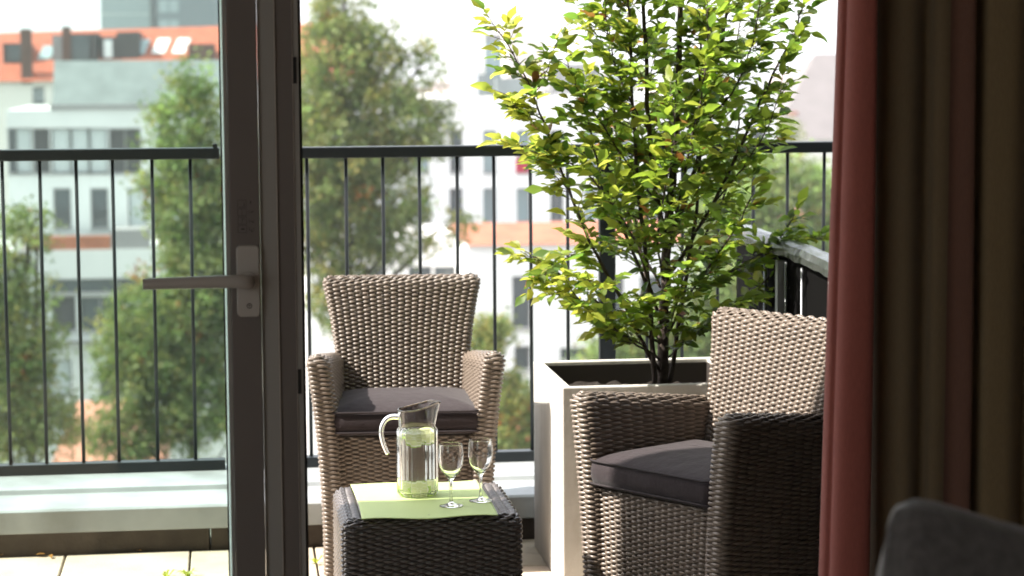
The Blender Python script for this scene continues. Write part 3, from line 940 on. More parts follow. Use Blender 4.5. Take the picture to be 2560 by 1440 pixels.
# pictogram print above the handle: four framed boxes and small handle signs
pk = MB()
def ln(x0, z0, x1, z1, w=.00045):
    d = Vector((x1 - x0, 0, z1 - z0)); nrm = Vector((-d.z, 0, d.x)).normalized() * w
    y = -.0006
    v = [Vector((x0, y, z0)) - nrm, Vector((x1, y, z1)) - nrm, Vector((x1, y, z1)) + nrm, Vector((x0, y, z0)) + nrm]
    pk.add(v + [p_ + Vector((0, .0005, 0)) for p_ in v], [(0, 1, 2, 3), (7, 6, 5, 4), (0, 4, 5, 1), (1, 5, 6, 2), (2, 6, 7, 3), (3, 7, 4, 0)])
bx0 = .0165 + dx
for k in range(4):
    z0 = 1.235 + k * .0162; w_, h_ = .0165, .0135
    for a in ((0, 0, w_, 0), (w_, 0, w_, h_), (w_, h_, 0, h_), (0, h_, 0, 0)):
        ln(bx0 + a[0], z0 + a[1], bx0 + a[2], z0 + a[3], .0003)
    if k == 0:
        ln(bx0 + .006, z0 + .0065, bx0 + .0125, z0 + .0065, .0009); ln(bx0 + .006, z0 + .0065, bx0 + .008, z0 + .0085); ln(bx0 + .0125, z0 + .0065, bx0 + .0105, z0 + .0085)
    if k == 1: ln(bx0 + .008, z0 + .002, bx0 + .008, z0 + .0115, .0003); ln(bx0 + .008, z0 + .0115, bx0 + .014, z0 + .009, .0003)
    if k == 2: ln(bx0 + .008, z0 + .001, bx0 + .008, z0 + .0125, .0003)
    if k == 3: ln(bx0 + .011, z0 + .003, bx0 + .014, z0 + .003); ln(bx0 + .0125, z0 + .003, bx0 + .0125, z0 + .010)
    # handle position sign
    ang = [-70, -30, 20, 85][k]
    hx, hz = bx0 + .0245, z0 + .006
    a = radians(ang)
    ln(hx, hz, hx + .006 * cos(a), hz + .006 * sin(a), .0007)
    if k < 3: ln(hx - .003, hz - .004, hx - .003, hz + .004, .0004)
    if k < 2: ln(hx + .004, hz - .003, hx + .0065, hz - .003, .0004); ln(hx + .004, hz + .001, hx + .0065, hz + .001, .0004)
pk.build('pictogram_print', m_print, dr)

# fixed frame the leaf closes against: stepped profile
fr_ = empty('door_frame', (.1, DY, 0), label='fixed grey brown frame post beside the open glass door', cat='door frame')
fx = .1
def FB(x0, x1, y0, y1, name, m, z0=0, z1=2.3, **k):
    return MB().box(x0 - fx, x1 - fx, y0, y1, z0, z1).build(name, m, fr_, **k)
FB(.0595, .0905, .012, .085, 'rebate', m_profile_grey)
FB(.0907, .0925, .010, .085, 'rebate_lip', m_profile_light)
FB(.0927, .1245, .016, .085, 'post', m_wood_dark)
FB(.1247, .1258, .014, .085, 'rebate_lip', m_profile_light)
FB(.126, .1368, .018, .085, 'outer_strip', m_profile_grey)
FB(.137, .1425, .030, .085, 'seal', m_gasket)
for (z0, z1) in ((1.518, 1.568), (.919, .967)):
    FB(.1245, .133, .0155, .019, 'keeper_plate', m_gasket, z0, z1)

# ------------------------------------------------------------------ curtains
def cloth_mat(name, stripes, rough=.85, tr=.25):
    """stripes along the cloth width from the uv x (arc length in metres)"""
    m = bpy.data.materials.new(name); m.use_nodes = True
    nt = m.node_tree; p = nt.nodes['Principled BSDF']; out = nt.nodes['Material Output']
    p.inputs['Roughness'].default_value = rough; p.inputs['Sheen Weight'].default_value = .15
    uv = nt.nodes.new('ShaderNodeUVMap'); sp = nt.nodes.new('ShaderNodeSeparateXYZ')
    nt.links.new(uv.outputs[0], sp.inputs[0])
    cr = nt.nodes.new('ShaderNodeValToRGB'); cr.color_ramp.interpolation = 'CONSTANT'
    el = cr.color_ramp.elements
    for i, (pos, c) in enumerate(stripes):
        if i < 2: e = el[i]; e.position = pos
        else: e = el.new(pos)
        e.color = (*c, 1)
    nt.links.new(sp.outputs[0], cr.inputs[0])
    w = nt.nodes.new('ShaderNodeTexNoise'); w.inputs['Scale'].default_value = 500
    tcn = nt.nodes.new('ShaderNodeTexCoord'); mp = nt.nodes.new('ShaderNodeMapping'); mp.inputs['Scale'].default_value = (1, 1, .15)
    nt.links.new(tcn.outputs['Object'], mp.inputs[0]); nt.links.new(mp.outputs[0], w.inputs[0])
    hs = nt.nodes.new('ShaderNodeHueSaturation')
    mr = nt.nodes.new('ShaderNodeMapRange'); mr.inputs[3].default_value = .8; mr.inputs[4].default_value = 1.2
    nt.links.new(w.outputs[0], mr.inputs[0]); nt.links.new(mr.outputs[0], hs.inputs['Value']); nt.links.new(cr.outputs[0], hs.inputs['Color'])
    nt.links.new(hs.outputs[0], p.inputs['Base Color'])
    t = nt.nodes.new('ShaderNodeBsdfTranslucent'); nt.links.new(hs.outputs[0], t.inputs[0])
    mx = nt.nodes.new('ShaderNodeMixShader'); mx.inputs[0].default_value = tr
    nt.links.new(p.outputs[0], mx.inputs[1]); nt.links.new(t.outputs[0], mx.inputs[2]); nt.links.new(mx.outputs[0], out.inputs[0])
    return m
def curtain(name, pts, m, zs, label, lean=lambda z: 0, width_k=lambda z: 1, cx=0, th=.0015, wob=.003):
    """pts: plan polyline (x, y); extruded down with slight lean"""
    Pp = smooth_path([(x, y, 0) for x, y in pts], 3)
    arr = np.array([(p.x, p.y) for p in Pp]); n = len(arr)
    s = np.r_[0, np.cumsum(np.linalg.norm(np.diff(arr, axis=0), axis=1))]
    V = []
    for z in zs:
        for i in range(n):
            x, y = arr[i]
            V.append((cx + (x - cx) * width_k(z) + lean(z) * 1.0 + wob * .4 * sin(z * 3 + i * .06), y + wob * sin(z * 2.1 + i * .09), z))
    idx = np.arange(len(V)).reshape(len(zs), n)
    Q = np.stack([idx[:-1, :-1], idx[:-1, 1:], idx[1:, 1:], idx[1:, :-1]], -1).reshape(-1, 4)
    me = np_mesh(name, np.array(V), Q, m)
    uvl = me.uv_layers.new(name='UVMap')
    sv = np.tile(s, len(zs)); li = np.empty(len(me.loops), dtype=np.int32); me.loops.foreach_get('vertex_index', li)
    uvs = np.zeros((len(li), 2), dtype=np.float32); uvs[:, 0] = sv[li]
    uvl.data.foreach_set('uv', uvs.ravel())
    o = link(name, me, label=label, cat='curtain')
    sol = o.modifiers.new('thickness', 'SOLIDIFY'); sol.thickness = th
    return o
SAL = (.42, .125, .095)
zs = np.linspace(.0, 2.45, 30)
m_sal = cloth_mat('salmon_cloth', [(0, SAL), (.9, SAL)], tr=.3)
m_oli = cloth_mat('olive_striped_cloth', [(0, (.16, .115, .06)), (.235, (.15, .07, .045)), (.30, (.19, .135, .065)), (.62, (.15, .11, .058)), (.93, (.15, .11, .06))], tr=.05)
red = [(x + .024, y) for x, y in [(1.150, 4.165), (1.128, 4.15), (1.114, 4.125), (1.1155, 4.095), (1.125, 4.088), (1.122, 4.075), (1.128, 4.052), (1.142, 4.036), (1.158, 4.030), (1.170, 4.040), (1.172, 4.07), (1.165, 4.10), (1.16, 4.14)]]
curtain('red_curtain', red, m_sal, zs, 'salmon red curtain drawn to the right, hanging in front of the armchair',
        lean=lambda z: .0, width_k=lambda z: 1 + .42 * max(0, 1.68 - z) if z < 1.68 else 1, cx=1.2)
oli = [(1.20, 4.18), (1.215, 4.12), (1.235, 4.10), (1.262, 4.085), (1.285, 4.09), (1.305, 4.12), (1.317, 4.115), (1.318, 4.09), (1.34, 4.085), (1.362, 4.10), (1.385, 4.085), (1.402, 4.09), (1.406, 4.13), (1.418, 4.135), (1.425, 4.10), (1.45, 4.09), (1.48, 4.085), (1.505, 4.11), (1.52, 4.14), (1.54, 4.10), (1.60, 4.09), (1.66, 4.12), (1.75, 4.09), (1.9, 4.12), (2.1, 4.10)]
curtain('olive_curtain', oli, m_oli, zs, 'dark olive brown curtain with a reddish stripe, hanging in shade behind the grey cushion', wob=.004)
MB().tube([(-1.6, 4.13, 2.47), (2.3, 4.13, 2.47)], .012, 10).build('curtain_rod', m_gasket, label='dark curtain rod above the curtains', cat='curtain rod')

# ------------------------------------------------------------------ sofa cushion in the foreground
m_vel = mat('grey_velvet', (.085, .08, .078), .95, sheen=.6, noise=.5, nscale=70, bump=.4, bscale=140)
def pillow(loc, hw, hh_, th, rot, label):
    n = 41; V = []; g = np.linspace(-1, 1, n)
    def sq(u, v):
        # rounded square outline with slightly pulled-in sides
        r = .0
        x = u * (1 - .07 * (1 - v * v) * abs(u) ** 3); y = v * (1 - .07 * (1 - u * u) * abs(v) ** 3)
        c = (abs(u) ** 8 * abs(v) ** 8); x *= 1 - .10 * c; y *= 1 - .10 * c
        return x * hw, y * hh_
    for s in (1, -1):
        for v in g:
            for u in g:
                x, y = sq(u, v)
                h = th * ((1 - u ** 4) * (1 - v ** 4)) ** .45
                h += .004 * sin(u * 7 + v * 3) * (1 - u * u) * (1 - v * v)
                h -= .010 * math.exp(-((u + .78) ** 2 * 14 + (v - .72) ** 2 * 60))
                V.append((x, s * -h, y))
    idx = np.arange(2 * n * n).reshape(2, n, n)
    A = idx[0]; B = idx[1]
    Q = [np.stack([A[:-1, :-1], A[:-1, 1:], A[1:, 1:], A[1:, :-1]], -1).reshape(-1, 4), np.stack([B[:-1, :-1], B[1:, :-1], B[1:, 1:], B[:-1, 1:]], -1).reshape(-1, 4)]
    me = np_mesh('cushion', np.array(V), np.vstack(Q), m_vel)
    o = link('cushion', me, label=label, cat='cushion')
    o.location = loc; o.rotation_euler = rot
    return o
cu = pillow((.94, 2.52, .775), .235, .235, .075, (radians(-10), radians(15), radians(8)), 'dark grey velvet cushion in the near right corner')
m_sofa = mat('sofa_fabric', (.07, .065, .06), .95, sheen=.3, bump=.3, bscale=200)
sf = empty('sofa', (1.3, 2.35, 0), label='low dark sofa under the grey cushion', cat='sofa')
MB().box(-.55, 1.0, -.5, .35, .12, .42).build('base', m_sofa, sf, bevel=.03)
MB().box(-.54, .99, -.5, .1, .422, .55).build('seat', m_sofa, sf, bevel=.04)
MB().box(-.5, .99, .29, .40, .422, .66).build('backrest', m_sofa, sf, bevel=.04)

# ------------------------------------------------------------------ city beyond: buildings
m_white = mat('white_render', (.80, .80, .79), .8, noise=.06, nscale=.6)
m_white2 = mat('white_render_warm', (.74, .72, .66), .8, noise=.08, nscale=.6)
m_slate = mat('slate_cladding', (.16, .19, .19), .7, noise=.25, nscale=1.2)
m_redtile = mat('red_roof_tiles', (.36, .095, .05), .8, noise=.3, nscale=1.5, bump=.6, bscale=8)
m_redtile_pale = mat('weathered_roof_tiles', (.48, .22, .15), .85, noise=.25, nscale=2)
m_dark = mat('dark_cladding', (.055, .055, .055), .7)
m_pane = mat('far_pane', (.05, .065, .07), .12, spec=.8)
m_pane_l = mat('far_pane_light', (.22, .29, .30), .2, spec=.8)
m_curtain_pane = mat('far_pane_shade', (.42, .46, .46), .6)
m_grey = mat('grey_cladding', (.22, .22, .22), .7)
m_skyl = mat('roof_light_glass', (.66, .72, .72), .3)
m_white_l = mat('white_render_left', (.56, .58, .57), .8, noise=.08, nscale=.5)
m_lilac = mat('weathered_grey_roof', (.17, .155, .155), .8, noise=.15, nscale=.8)
m_beam = mat('terracotta_band', (.36, .13, .07), .8, noise=.35, nscale=1.0)
def wall_holes(b, x0, x1, z0, z1, y, holes, depth=.3, mi=0):
    xs = sorted(set([x0, x1] + [h[0] for h in holes] + [h[1] for h in holes]))
    zz = sorted(set([z0, z1] + [h[2] for h in holes] + [h[3] for h in holes]))
    xs = [x for x in xs if x0 <= x <= x1]; zz = [z for z in zz if z0 <= z <= z1]
    for a, c in zip(xs[:-1], xs[1:]):
        for d, e in zip(zz[:-1], zz[1:]):
            mx_, mz = (a + c) / 2, (d + e) / 2
            if any(h[0] < mx_ < h[1] and h[2] < mz < h[3] for h in holes): continue
            b.add([(a, y, d), (c, y, d), (c, y, e), (a, y, e)], [(0, 1, 2, 3)], mi)
    for h in holes:
        a, c, d, e = h[:4]
        b.add([(a, y, d), (c, y, d), (c, y, e), (a, y, e), (a, y + depth, d), (c, y + depth, d), (c, y + depth, e), (a, y + depth, e)],
              [(0, 1, 5, 4), (2, 3, 7, 6), (1, 2, 6, 5), (3, 0, 4, 7)], mi)
def rect(px0, px1, py0, py1, Y):
    a = at(px0, py1, Y); c = at(px1, py0, Y)
    return (a.x, c.x, a.z, c.z)
def far_building(name, label, cat, R, Y, depth, mwall, wins, group=None, zbase=-18, frames=None, top=True):
    """R: (x0, x1, ztop). wins: list of (x0, x1, z0, z1, material, mullion)"""
    x0, x1, z1 = R
    root = empty(name, ((x0 + x1) / 2, Y, zbase), label=label, cat=cat, group=group)
    ox, oy, oz = root.location
    b = MB()
    H = [(w[0] - ox, w[1] - ox, w[2] - oz, w[3] - oz) for w in wins]
    wall_holes(b, x0 - ox, x1 - ox, 0, z1 - oz, 0, H)
    b.add([(x0 - ox, 0, 0), (x0 - ox, depth, 0), (x0 - ox, depth, z1 - oz), (x0 - ox, 0, z1 - oz)], [(3, 2, 1, 0)])
    b.add([(x1 - ox, 0, 0), (x1 - ox, depth, 0), (x1 - ox, depth, z1 - oz), (x1 - ox, 0, z1 - oz)], [(0, 1, 2, 3)])
    b.add([(x0 - ox, depth, 0), (x1 - ox, depth, 0), (x1 - ox, depth, z1 - oz), (x0 - ox, depth, z1 - oz)], [(3, 2, 1, 0)])
    b.add([(x0 - ox, 0, z1 - oz), (x1 - ox, 0, z1 - oz), (x1 - ox, depth, z1 - oz), (x0 - ox, depth, z1 - oz)], [(0, 1, 2, 3)])
    b.build('wall', mwall, root)
    for w, h in zip(wins, H):
        a, c, d, e = h
        fr = MB(); t = .06
        fr.box(a, c, .16, .24, d, d + t).box(a, c, .16, .24, e - t, e).box(a, a + t, .16, .24, d + t, e - t).box(c - t, c, .16, .24, d + t, e - t)
        if w[5]: fr.box((a + c) / 2 - .03, (a + c) / 2 + .03, .16, .24, d + t, e - t)
        fo = fr.build('window', m_grey if w[4] is not m_curtain_pane else m_dark, root)
        MB().box(a, c, .25, .29, d, e).build('pane', w[4], fo)
        MB().box(a - .06, c + .06, -.10, .05, d - .07, d - .002).build('sill', m_grey, fo)
    return root
def part(root, b, name, m, **k):
    ox, oy, oz = root.location
    b.v = [(x - ox, y - oy, z - oz) for x, y, z in b.v]
    return b.build(name, m, root, **k)

# B2: modern white block with slate top storey, left
Y2 = 118
wins = []
for (a, c, m_, mu) in ((22, 38, m_pane, 0), (40, 78, m_curtain_pane, 0), (84, 124, m_dark, 0), (130, 176, m_curtain_pane, 0), (178, 222, m_curtain_pane, 0), (224, 268, m_curtain_pane, 0), (274, 352, m_dark, 1), (400, 440, m_pane, 1), (470, 510, m_pane, 1)):
    r = rect(a, c, 320, 434, Y2); wins.append((*r, m_, mu))
for a in (135, 228, 322, 415, 508):
    r = rect(a, a + 42, 470, 572, Y2); wins.append((*r, m_pane if a < 300 else m_curtain_pane, 0))
p0, p1 = at(15, 276, Y2), at(620, 272, Y2)
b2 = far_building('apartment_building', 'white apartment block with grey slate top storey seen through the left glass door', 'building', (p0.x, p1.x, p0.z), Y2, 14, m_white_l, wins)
q0, q1 = at(130, 266, Y2), at(640, 150, Y2)
b = MB(); z0, z1_ = q0.z + .1, at(130, 152, Y2 + 3).z
b.add([(q0.x, Y2 + .2, z0), (q1.x, Y2 + .2, z0), (q1.x, Y2 + 2.2, z1_), (q0.x, Y2 + 2.2, z1_), (q0.x, Y2 + 12, z0), (q1.x, Y2 + 12, z0), (q1.x, Y2 + 10, z1_), (q0.x, Y2 + 10, z1_)],
      [(0, 1, 2, 3), (3, 2, 6, 7), (1, 5, 6, 2), (4, 0, 3, 7), (5, 4, 7, 6)])
part(b2, b, 'slate_storey', m_slate)
b = MB().box(q0.x - .1, q1.x, Y2 - .12, Y2 + .15, z0 - .28, z0 - .01); part(b2, b, 'gutter', m_grey)
# low block in front of it: terracotta band, grey balcony box, white band, dark ribbon windows
Y4 = 108
wins = []
r = rect(120, 470, 692, 735, Y4); wins.append((*r, m_pane, 1))
r = rect(130, 190, 740, 830, Y4); wins.append((*r, m_dark, 0)); r = rect(200, 300, 740, 830, Y4); wins.append((*r, m_pane, 1)); r = rect(480, 560, 700, 830, Y4); wins.append((*r, m_pane, 1))
r = rect(120, 178, 900, 990, Y4); wins.append((*r, m_curtain_pane, 0)); r = rect(250, 300, 930, 1000, Y4); wins.append((*r, m_pane, 0)); r = rect(420, 470, 900, 990, Y4); wins.append((*r, m_pane, 0))
p0, p1 = at(-120, 630, Y4), at(640, 628, Y4)
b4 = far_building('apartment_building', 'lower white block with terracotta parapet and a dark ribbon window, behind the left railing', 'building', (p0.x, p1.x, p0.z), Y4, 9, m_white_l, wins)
r = rect(60, 276, 590, 626, Y4); part(b4, MB().box(r[0], r[1], Y4 + .1, Y4 + .6, r[2] - .05, r[3]), 'terracotta_parapet', m_beam)
r = rect(278, 372, 574, 626, Y4); part(b4, MB().box(r[0], r[1], Y4 + .1, Y4 + 2.5, r[2] - .05, r[3]), 'roof_box', m_grey)
r = rect(-120, 640, 842, 858, Y4); part(b4, MB().box(r[0], r[1], Y4 - 1.0, Y4 - .01, r[2], r[3]), 'balcony_slab', m_dark)
# red tiled house behind with dormers, chimneys and roof lights
Y1 = 150
p0, p1 = at(-200, 92, Y1 + 6), at(900, 48, Y1 + 6)
e0 = at(-200, 205, Y1)
wx0, wx1 = at(-200, 200, Y1).x, at(900, 200, Y1).x
r = rect(82, 110, 218, 258, Y1)
b1 = far_building('red_roof_house', 'long house with red tiled roof, dark dormers and chimneys, top left', 'house', (wx0, wx1, e0.z), Y1, 14, m_white2, [(*r, m_curtain_pane, 1)])
zr = at(300, 74, Y1 + 7).z
zr2 = at(550, 56, Y1 + 7).z
b = MB()
b.add([(wx0, Y1 - .4, e0.z), (wx1, Y1 - .4, e0.z), (wx1, Y1 + 7, zr2), (wx0, Y1 + 7, zr - .3), (wx0, Y1 + 14.4, e0.z), (wx1, Y1 + 14.4, e0.z)], [(0, 1, 2, 3), (3, 2, 5, 4), (0, 3, 4), (1, 5, 2)])
rf = part(b1, b, 'roof', m_redtile)
def on_roof(px, py):
    """point of the front roof plane"""
    zt = (zr + zr2) / 2
    k = (zt - e0.z) / 7.4
    d = ray(px, py)
    # z = e0.z + k*(y-(Y1-.4))
    t = (e0.z - k * (Y1 - .4) - EYE) / (d.z - k * d.y)
    return Vector((0, 0, EYE)) + d * t, k
def dormer(px0, px1, py0, py1, m, wm=None, label=None):
    a, k = on_roof(px0, py1); c, _ = on_roof(px1, py1); tp = at((px0 + px1) / 2, py0, a.y).z
    L_ = (tp - a.z) / k + .3
    d_ = part(b1, MB().box(a.x, c.x, a.y, a.y + L_ + .5, a.z - .3, tp), 'dormer', m)
    if wm:
        w_ = c.x - a.x
        ox, oy, oz = b1.location
        MB().box(a.x + .25 * w_ - ox, c.x - .25 * w_ - ox, a.y - .06 - oy, a.y - .01 - oy, a.z + .15 - oz, tp - .2 - oz).build('window', wm, d_)
dormer(8, 72, 108, 158, m_dark, m_pane)
dormer(160, 245, 84, 155, m_dark, m_pane)
dormer(250, 292, 92, 150, m_dark, m_skyl)
dormer(292, 350, 80, 150, m_dark, None)
dormer(132, 156, 88, 155, m_grey, None)
for (a, c, d, e) in ((105, 130, 118, 150), (388, 418, 100, 136), (436, 470, 100, 136), (338, 368, 102, 140)):
    pa, k = on_roof((a + c) / 2 - 8, e); pb, _ = on_roof((a + c) / 2 + 8, d)
    w_ = .42
    n_ = Vector((0, -k, 1)).normalized() * .12
    v = [pa + Vector((-w_, 0, 0)), pa + Vector((w_, 0, 0)), pb + Vector((w_, 0, 0)), pb + Vector((-w_, 0, 0))]
    v = v + [q + n_ for q in v]
    bb = MB().add(v, [(3, 2, 1, 0), (4, 5, 6, 7), (0, 1, 5, 4), (1, 2, 6, 5), (2, 3, 7, 6), (3, 0, 4, 7)])
    part(b1, bb, 'roof_light', m_skyl if c > 380 else m_pane_l)
for (px, py0, py1, w_) in ((68, 72, 190, .35), (168, 66, 150, .28), (505, 110, 150, .9)):
    a, k = on_roof(px, py1); tp = at(px, py0, a.y).z
    c_ = part(b1, MB().box(a.x - w_, a.x + w_, a.y - w_, a.y + w_, a.z - .5, tp), 'chimney', mat('brick_dark', (.12, .07, .055), .9, noise=.3, nscale=4))
# glass office tower far behind
YT = 420
a, c = at(253, 80, YT), at(640, 80, YT)
tw_root = empty('office_tower', ((a.x + c.x) / 2, YT, -18), label='blue grey glass office tower rising above the red roof', cat='tower')
m_tw = mat('tower_glass', (.20, .27, .28), .25, spec=.8); m_tw2 = mat('tower_core', (.09, .12, .135), .4); m_twf = mat('tower_mullion', (.32, .38, .37), .6)
ox = tw_root.location.x
s1, s2 = at(376, 80, YT).x - ox, at(396, 80, YT).x - ox
MB().box(a.x - ox, s1, 0, 25, 0, 95).build('glass_wing', m_tw, tw_root)
MB().box(s1 + .01, s2, 2, 25, 0, 95).build('shaft', m_tw2, tw_root)
MB().box(s2 + .01, c.x - ox, -4, 25, 0, 95).build('dark_wing', m_tw2, tw_root)
z_eye = 18 + at(300, 60, YT).z
wv = (s1 - (a.x - ox))
mul = MB()
for k in range(10):
    x = a.x - ox + wv * k / 9.2
    mul.box(x, x + .18, -.16, -.01, 0, 95)
for k in range(24):
    z = 3.4 * k + 1
    mul.box(a.x - ox, s1, -.11, -.02, z, z + .35)
mul.build('mullion_grid', m_twf, tw_root, kind='stuff')
for k in range(18, 25):
    for j in range(2):
        x0 = s2 + .3 + j * 1.9
        MB().box(x0, x0 + 1.6, -4.12, -4.01, 3.6 * k - 59 + 12, 3.6 * k - 59 + 14.2).build('window', m_pane_l, tw_root)
# B3: long white block, right of the door
Y3 = 120
wins = []
for i, px in enumerate(range(790, 1900, 84)):
    r = rect(px - 2 + 0, px + 31, 325, 432, Y3)
    wins.append((*r, [m_pane_l, m_pane, m_pane_l][i % 3], 0))
    r = rect(px - 2, px + 31, 470, 556, Y3); wins.append((*r, m_pane_l if i % 3 != 1 else m_pane, i % 2))
    if i < 20:
        r = rect(px - 2, px + 31, 612, 700, Y3); wins.append((*r, m_pane, 0))
p0, p1 = at(700, 262, Y3), at(1942, 262, Y3)
b3 = far_building('apartment_building', 'long white apartment block with tall narrow windows behind the railing and the tree', 'building', (p0.x, p1.x, p0.z + .3), Y3, 16, m_white, wins)
r = rect(1287, 1322, 395, 432, Y3); part(b3, MB().box(r[0] + .05, r[1] - .05, Y3 - .05, Y3 + .1, r[2], r[3]), 'awning', mat('crimson_awning', (.35, .01, .04), .7))
# roof-top structures on it
za = p0.z + .3
a0, a1 = at(1165, 180, Y3 + 6), at(1212, 80, Y3 + 6)
part(b3, MB().box(a0.x, a1.x, Y3 + 6, Y3 + 12, za, a1.z), 'stair_tower', m_white2)
a2 = at(1255, 84, Y3 + 6)
part(b3, MB().box(a1.x + .01, a2.x, Y3 + 6.2, Y3 + 12, za, a2.z), 'glazed_stair', m_pane_l)
part(b3, MB().box(a1.x + .1, a2.x, Y3 + 6.0, Y3 + 6.15, a2.z - .35, a2.z), 'stair_lintel', m_grey)
for (pa, pb, py, dd, m_) in ((1150, 1195, 178, 5, mat('pale_grey_metal', (.5, .52, .55), .5)), (1196, 1240, 186, 5, m_slate), (1241, 1318, 196, 4, m_slate), (1380, 1500, 160, 8, m_grey), (1500, 1590, 190, 5, m_slate), (1700, 1780, 200, 5, m_grey)):
    c0, c1 = at(pa, py, Y3 + dd), at(pb, py, Y3 + dd)
    part(b3, MB().box(c0.x, c1.x - .02, Y3 + dd, Y3 + dd + 4, za, c0.z), 'plant_room', m_)
    
c0, c1 = at(1140, 240, Y3 + 2), at(1590, 240, Y3 + 2)
part(b3, MB().box(c0.x, c1.x, Y3 + 2, Y3 + 2.3, za, c0.z), 'roof_parapet', m_dark)
# pale tower block beyond
YP = 300
a, c = at(1272, 55, YP), at(1362, 55, YP)
MB().box(a.x, c.x, YP, YP + 15, -18, a.z).build('tower_block', mat('pale_render', (.66, .60, .56), .8), label='pale high block in the haze behind the leftmost tree branch', cat='building')
# B6: lower white block, centre right, with terracotta roof strip
Y6 = 95
wins = []
for q in ((1281, 1326, 690, 822), (1286, 1326, 865, 925), (1400, 1472, 868, 902), (1180, 1215, 860, 930), (1500, 1560, 690, 822), (1600, 1660, 690, 822), (1180, 1215, 960, 1040)):
    wins.append((*rect(*q, Y6), m_pane, 0))
p0, p1 = at(1168, 614, Y6), at(1720, 612, Y6)
b6 = far_building('white_annex', 'lower white annex with dark windows below a terracotta strip, between armchair and tree', 'building', (p0.x, p1.x, p0.z), Y6, 10, m_white, wins)
za6 = p0.z
zt6 = at(1200, 557, Y6 + 5).z
part(b6, MB().add([(p0.x, Y6 - .25, za6 + .02), (p1.x, Y6 - .25, za6 + .02), (p1.x, Y6 + 5, zt6), (p0.x, Y6 + 5, zt6), (p0.x, Y6 + 10, za6 + .02), (p1.x, Y6 + 10, za6 + .02)], [(0, 1, 2, 3), (3, 2, 5, 4), (0, 3, 4), (1, 5, 2)]), 'roof', m_beam)
Y7 = 100
p0, p1 = at(760, 600, Y7), at(1164, 600, Y7)
wins = [(*rect(q, q + 60, 665, 705, Y7), m_pane, 0) for q in (800, 900, 1020, 1085)] + [(*rect(q, q + 40, 760, 850, Y7), m_pane, 0) for q in (860, 960)]
far_building('white_annex', 'low white wing with a grey window band behind the back armchair', 'building', (p0.x, p1.x, p0.z), Y7, 8, m_white, wins)
# small red roofs low between the trees
def gable(px0, px1, py0, py1, Y, m, label, name='red_roof_house'):
    a = at(px0, py1, Y); c = at(px1, py1, Y); tp = at(px0, py0, Y + 3).z
    root = empty(name, ((a.x + c.x) / 2, Y, -18), label=label, cat='house')
    part(root, MB().box(a.x + .2, c.x - .2, Y + .2, Y + 6, -18, a.z - .02), 'wall', m_white2)
    b = MB(); n = 12
    b.add([(a.x, Y, a.z), (c.x, Y, a.z), (c.x - .8, Y + 3.1, tp), (a.x + .8, Y + 3.1, tp), (a.x, Y + 6.2, a.z), (c.x, Y + 6.2, a.z)], [(0, 1, 2, 3), (3, 2, 5, 4), (0, 3, 4), (1, 5, 2), (0, 4, 5, 1)])
    part(root, b, 'roof', m)
    return root
gable(120, 420, 1005, 1180, 75, m_redtile_pale, 'low house with weathered red roof glimpsed between the trees at lower left')
gable(1200, 1420, 1005, 1130, 78, m_redtile, 'low house with orange red roof glimpsed beside the planter')
gable(1975, 2062, 508, 600, 105, m_redtile_pale, 'small house with faded pink roof among the trees at the right')
# big grey church-like roof at the right
YC = 170
a = at(1935, 350, YC); c = at(2300, 350, YC); tp = at(2080, 165, YC + 8).z
ch = empty('grey_roof_building', ((a.x + c.x) / 2, YC, -18), label='building with tall steep pale grey roof in front of the curtain edge', cat='building')
part(ch, MB().box(a.x, c.x, YC, YC + 16, -18, a.z), 'wall', m_white2)
xm = at(2105, 200, YC).x
part(ch, MB().add([(a.x - .3, YC - .3, a.z), (c.x, YC - .3, a.z), (c.x, YC + 8, tp + 1), (xm, YC + 8, tp + 1), (a.x - .3, YC + 16, a.z), (c.x, YC + 16, a.z)], [(0, 1, 2, 3), (3, 2, 5, 4), (0, 3, 4)]), 'roof', m_lilac)
cx_ = at(2000, 300, YC)
part(ch, MB().box(cx_.x - .35, cx_.x + .35, YC + 2, YC + 3, cx_.z - 1.5, cx_.z + .6), 'chimney', m_redtile_pale)
# hazy roofs on the horizon
hz_m = [mat('far_roof_a', (.20, .21, .23), .8), mat('far_roof_b', (.26, .21, .19), .8), mat('far_roof_c', (.36, .37, .38), .8)]
for i in range(26):
    Yh = 260 + rng.uniform(0, 200)
    px = 620 + i * 62 + rng.uniform(-20, 20)
    py = rng.uniform(178, 240)
    a = at(px, py, Yh); w_ = rng.uniform(4, 9)
    root = empty('distant_house', (a.x, Yh, -18), label='small distant house on the hazy skyline', cat='house', group='distant houses on the skyline')
    MB().box(-w_, w_, 0, 12, 0, a.z + 18 - 2.4).build('wall', hz_m[2], root)
    MB().add([(-w_ - .3, -.3, a.z + 15.6), (w_ + .3, -.3, a.z + 15.6), (w_ * .8, 6, a.z + 18), (-w_ * .8, 6, a.z + 18), (-w_ - .3, 12.3, a.z + 15.6), (w_ + .3, 12.3, a.z + 15.6)], [(0, 1, 2, 3), (3, 2, 5, 4), (0, 3, 4), (1, 5, 2)]).build('roof', hz_m[i % 2], root)

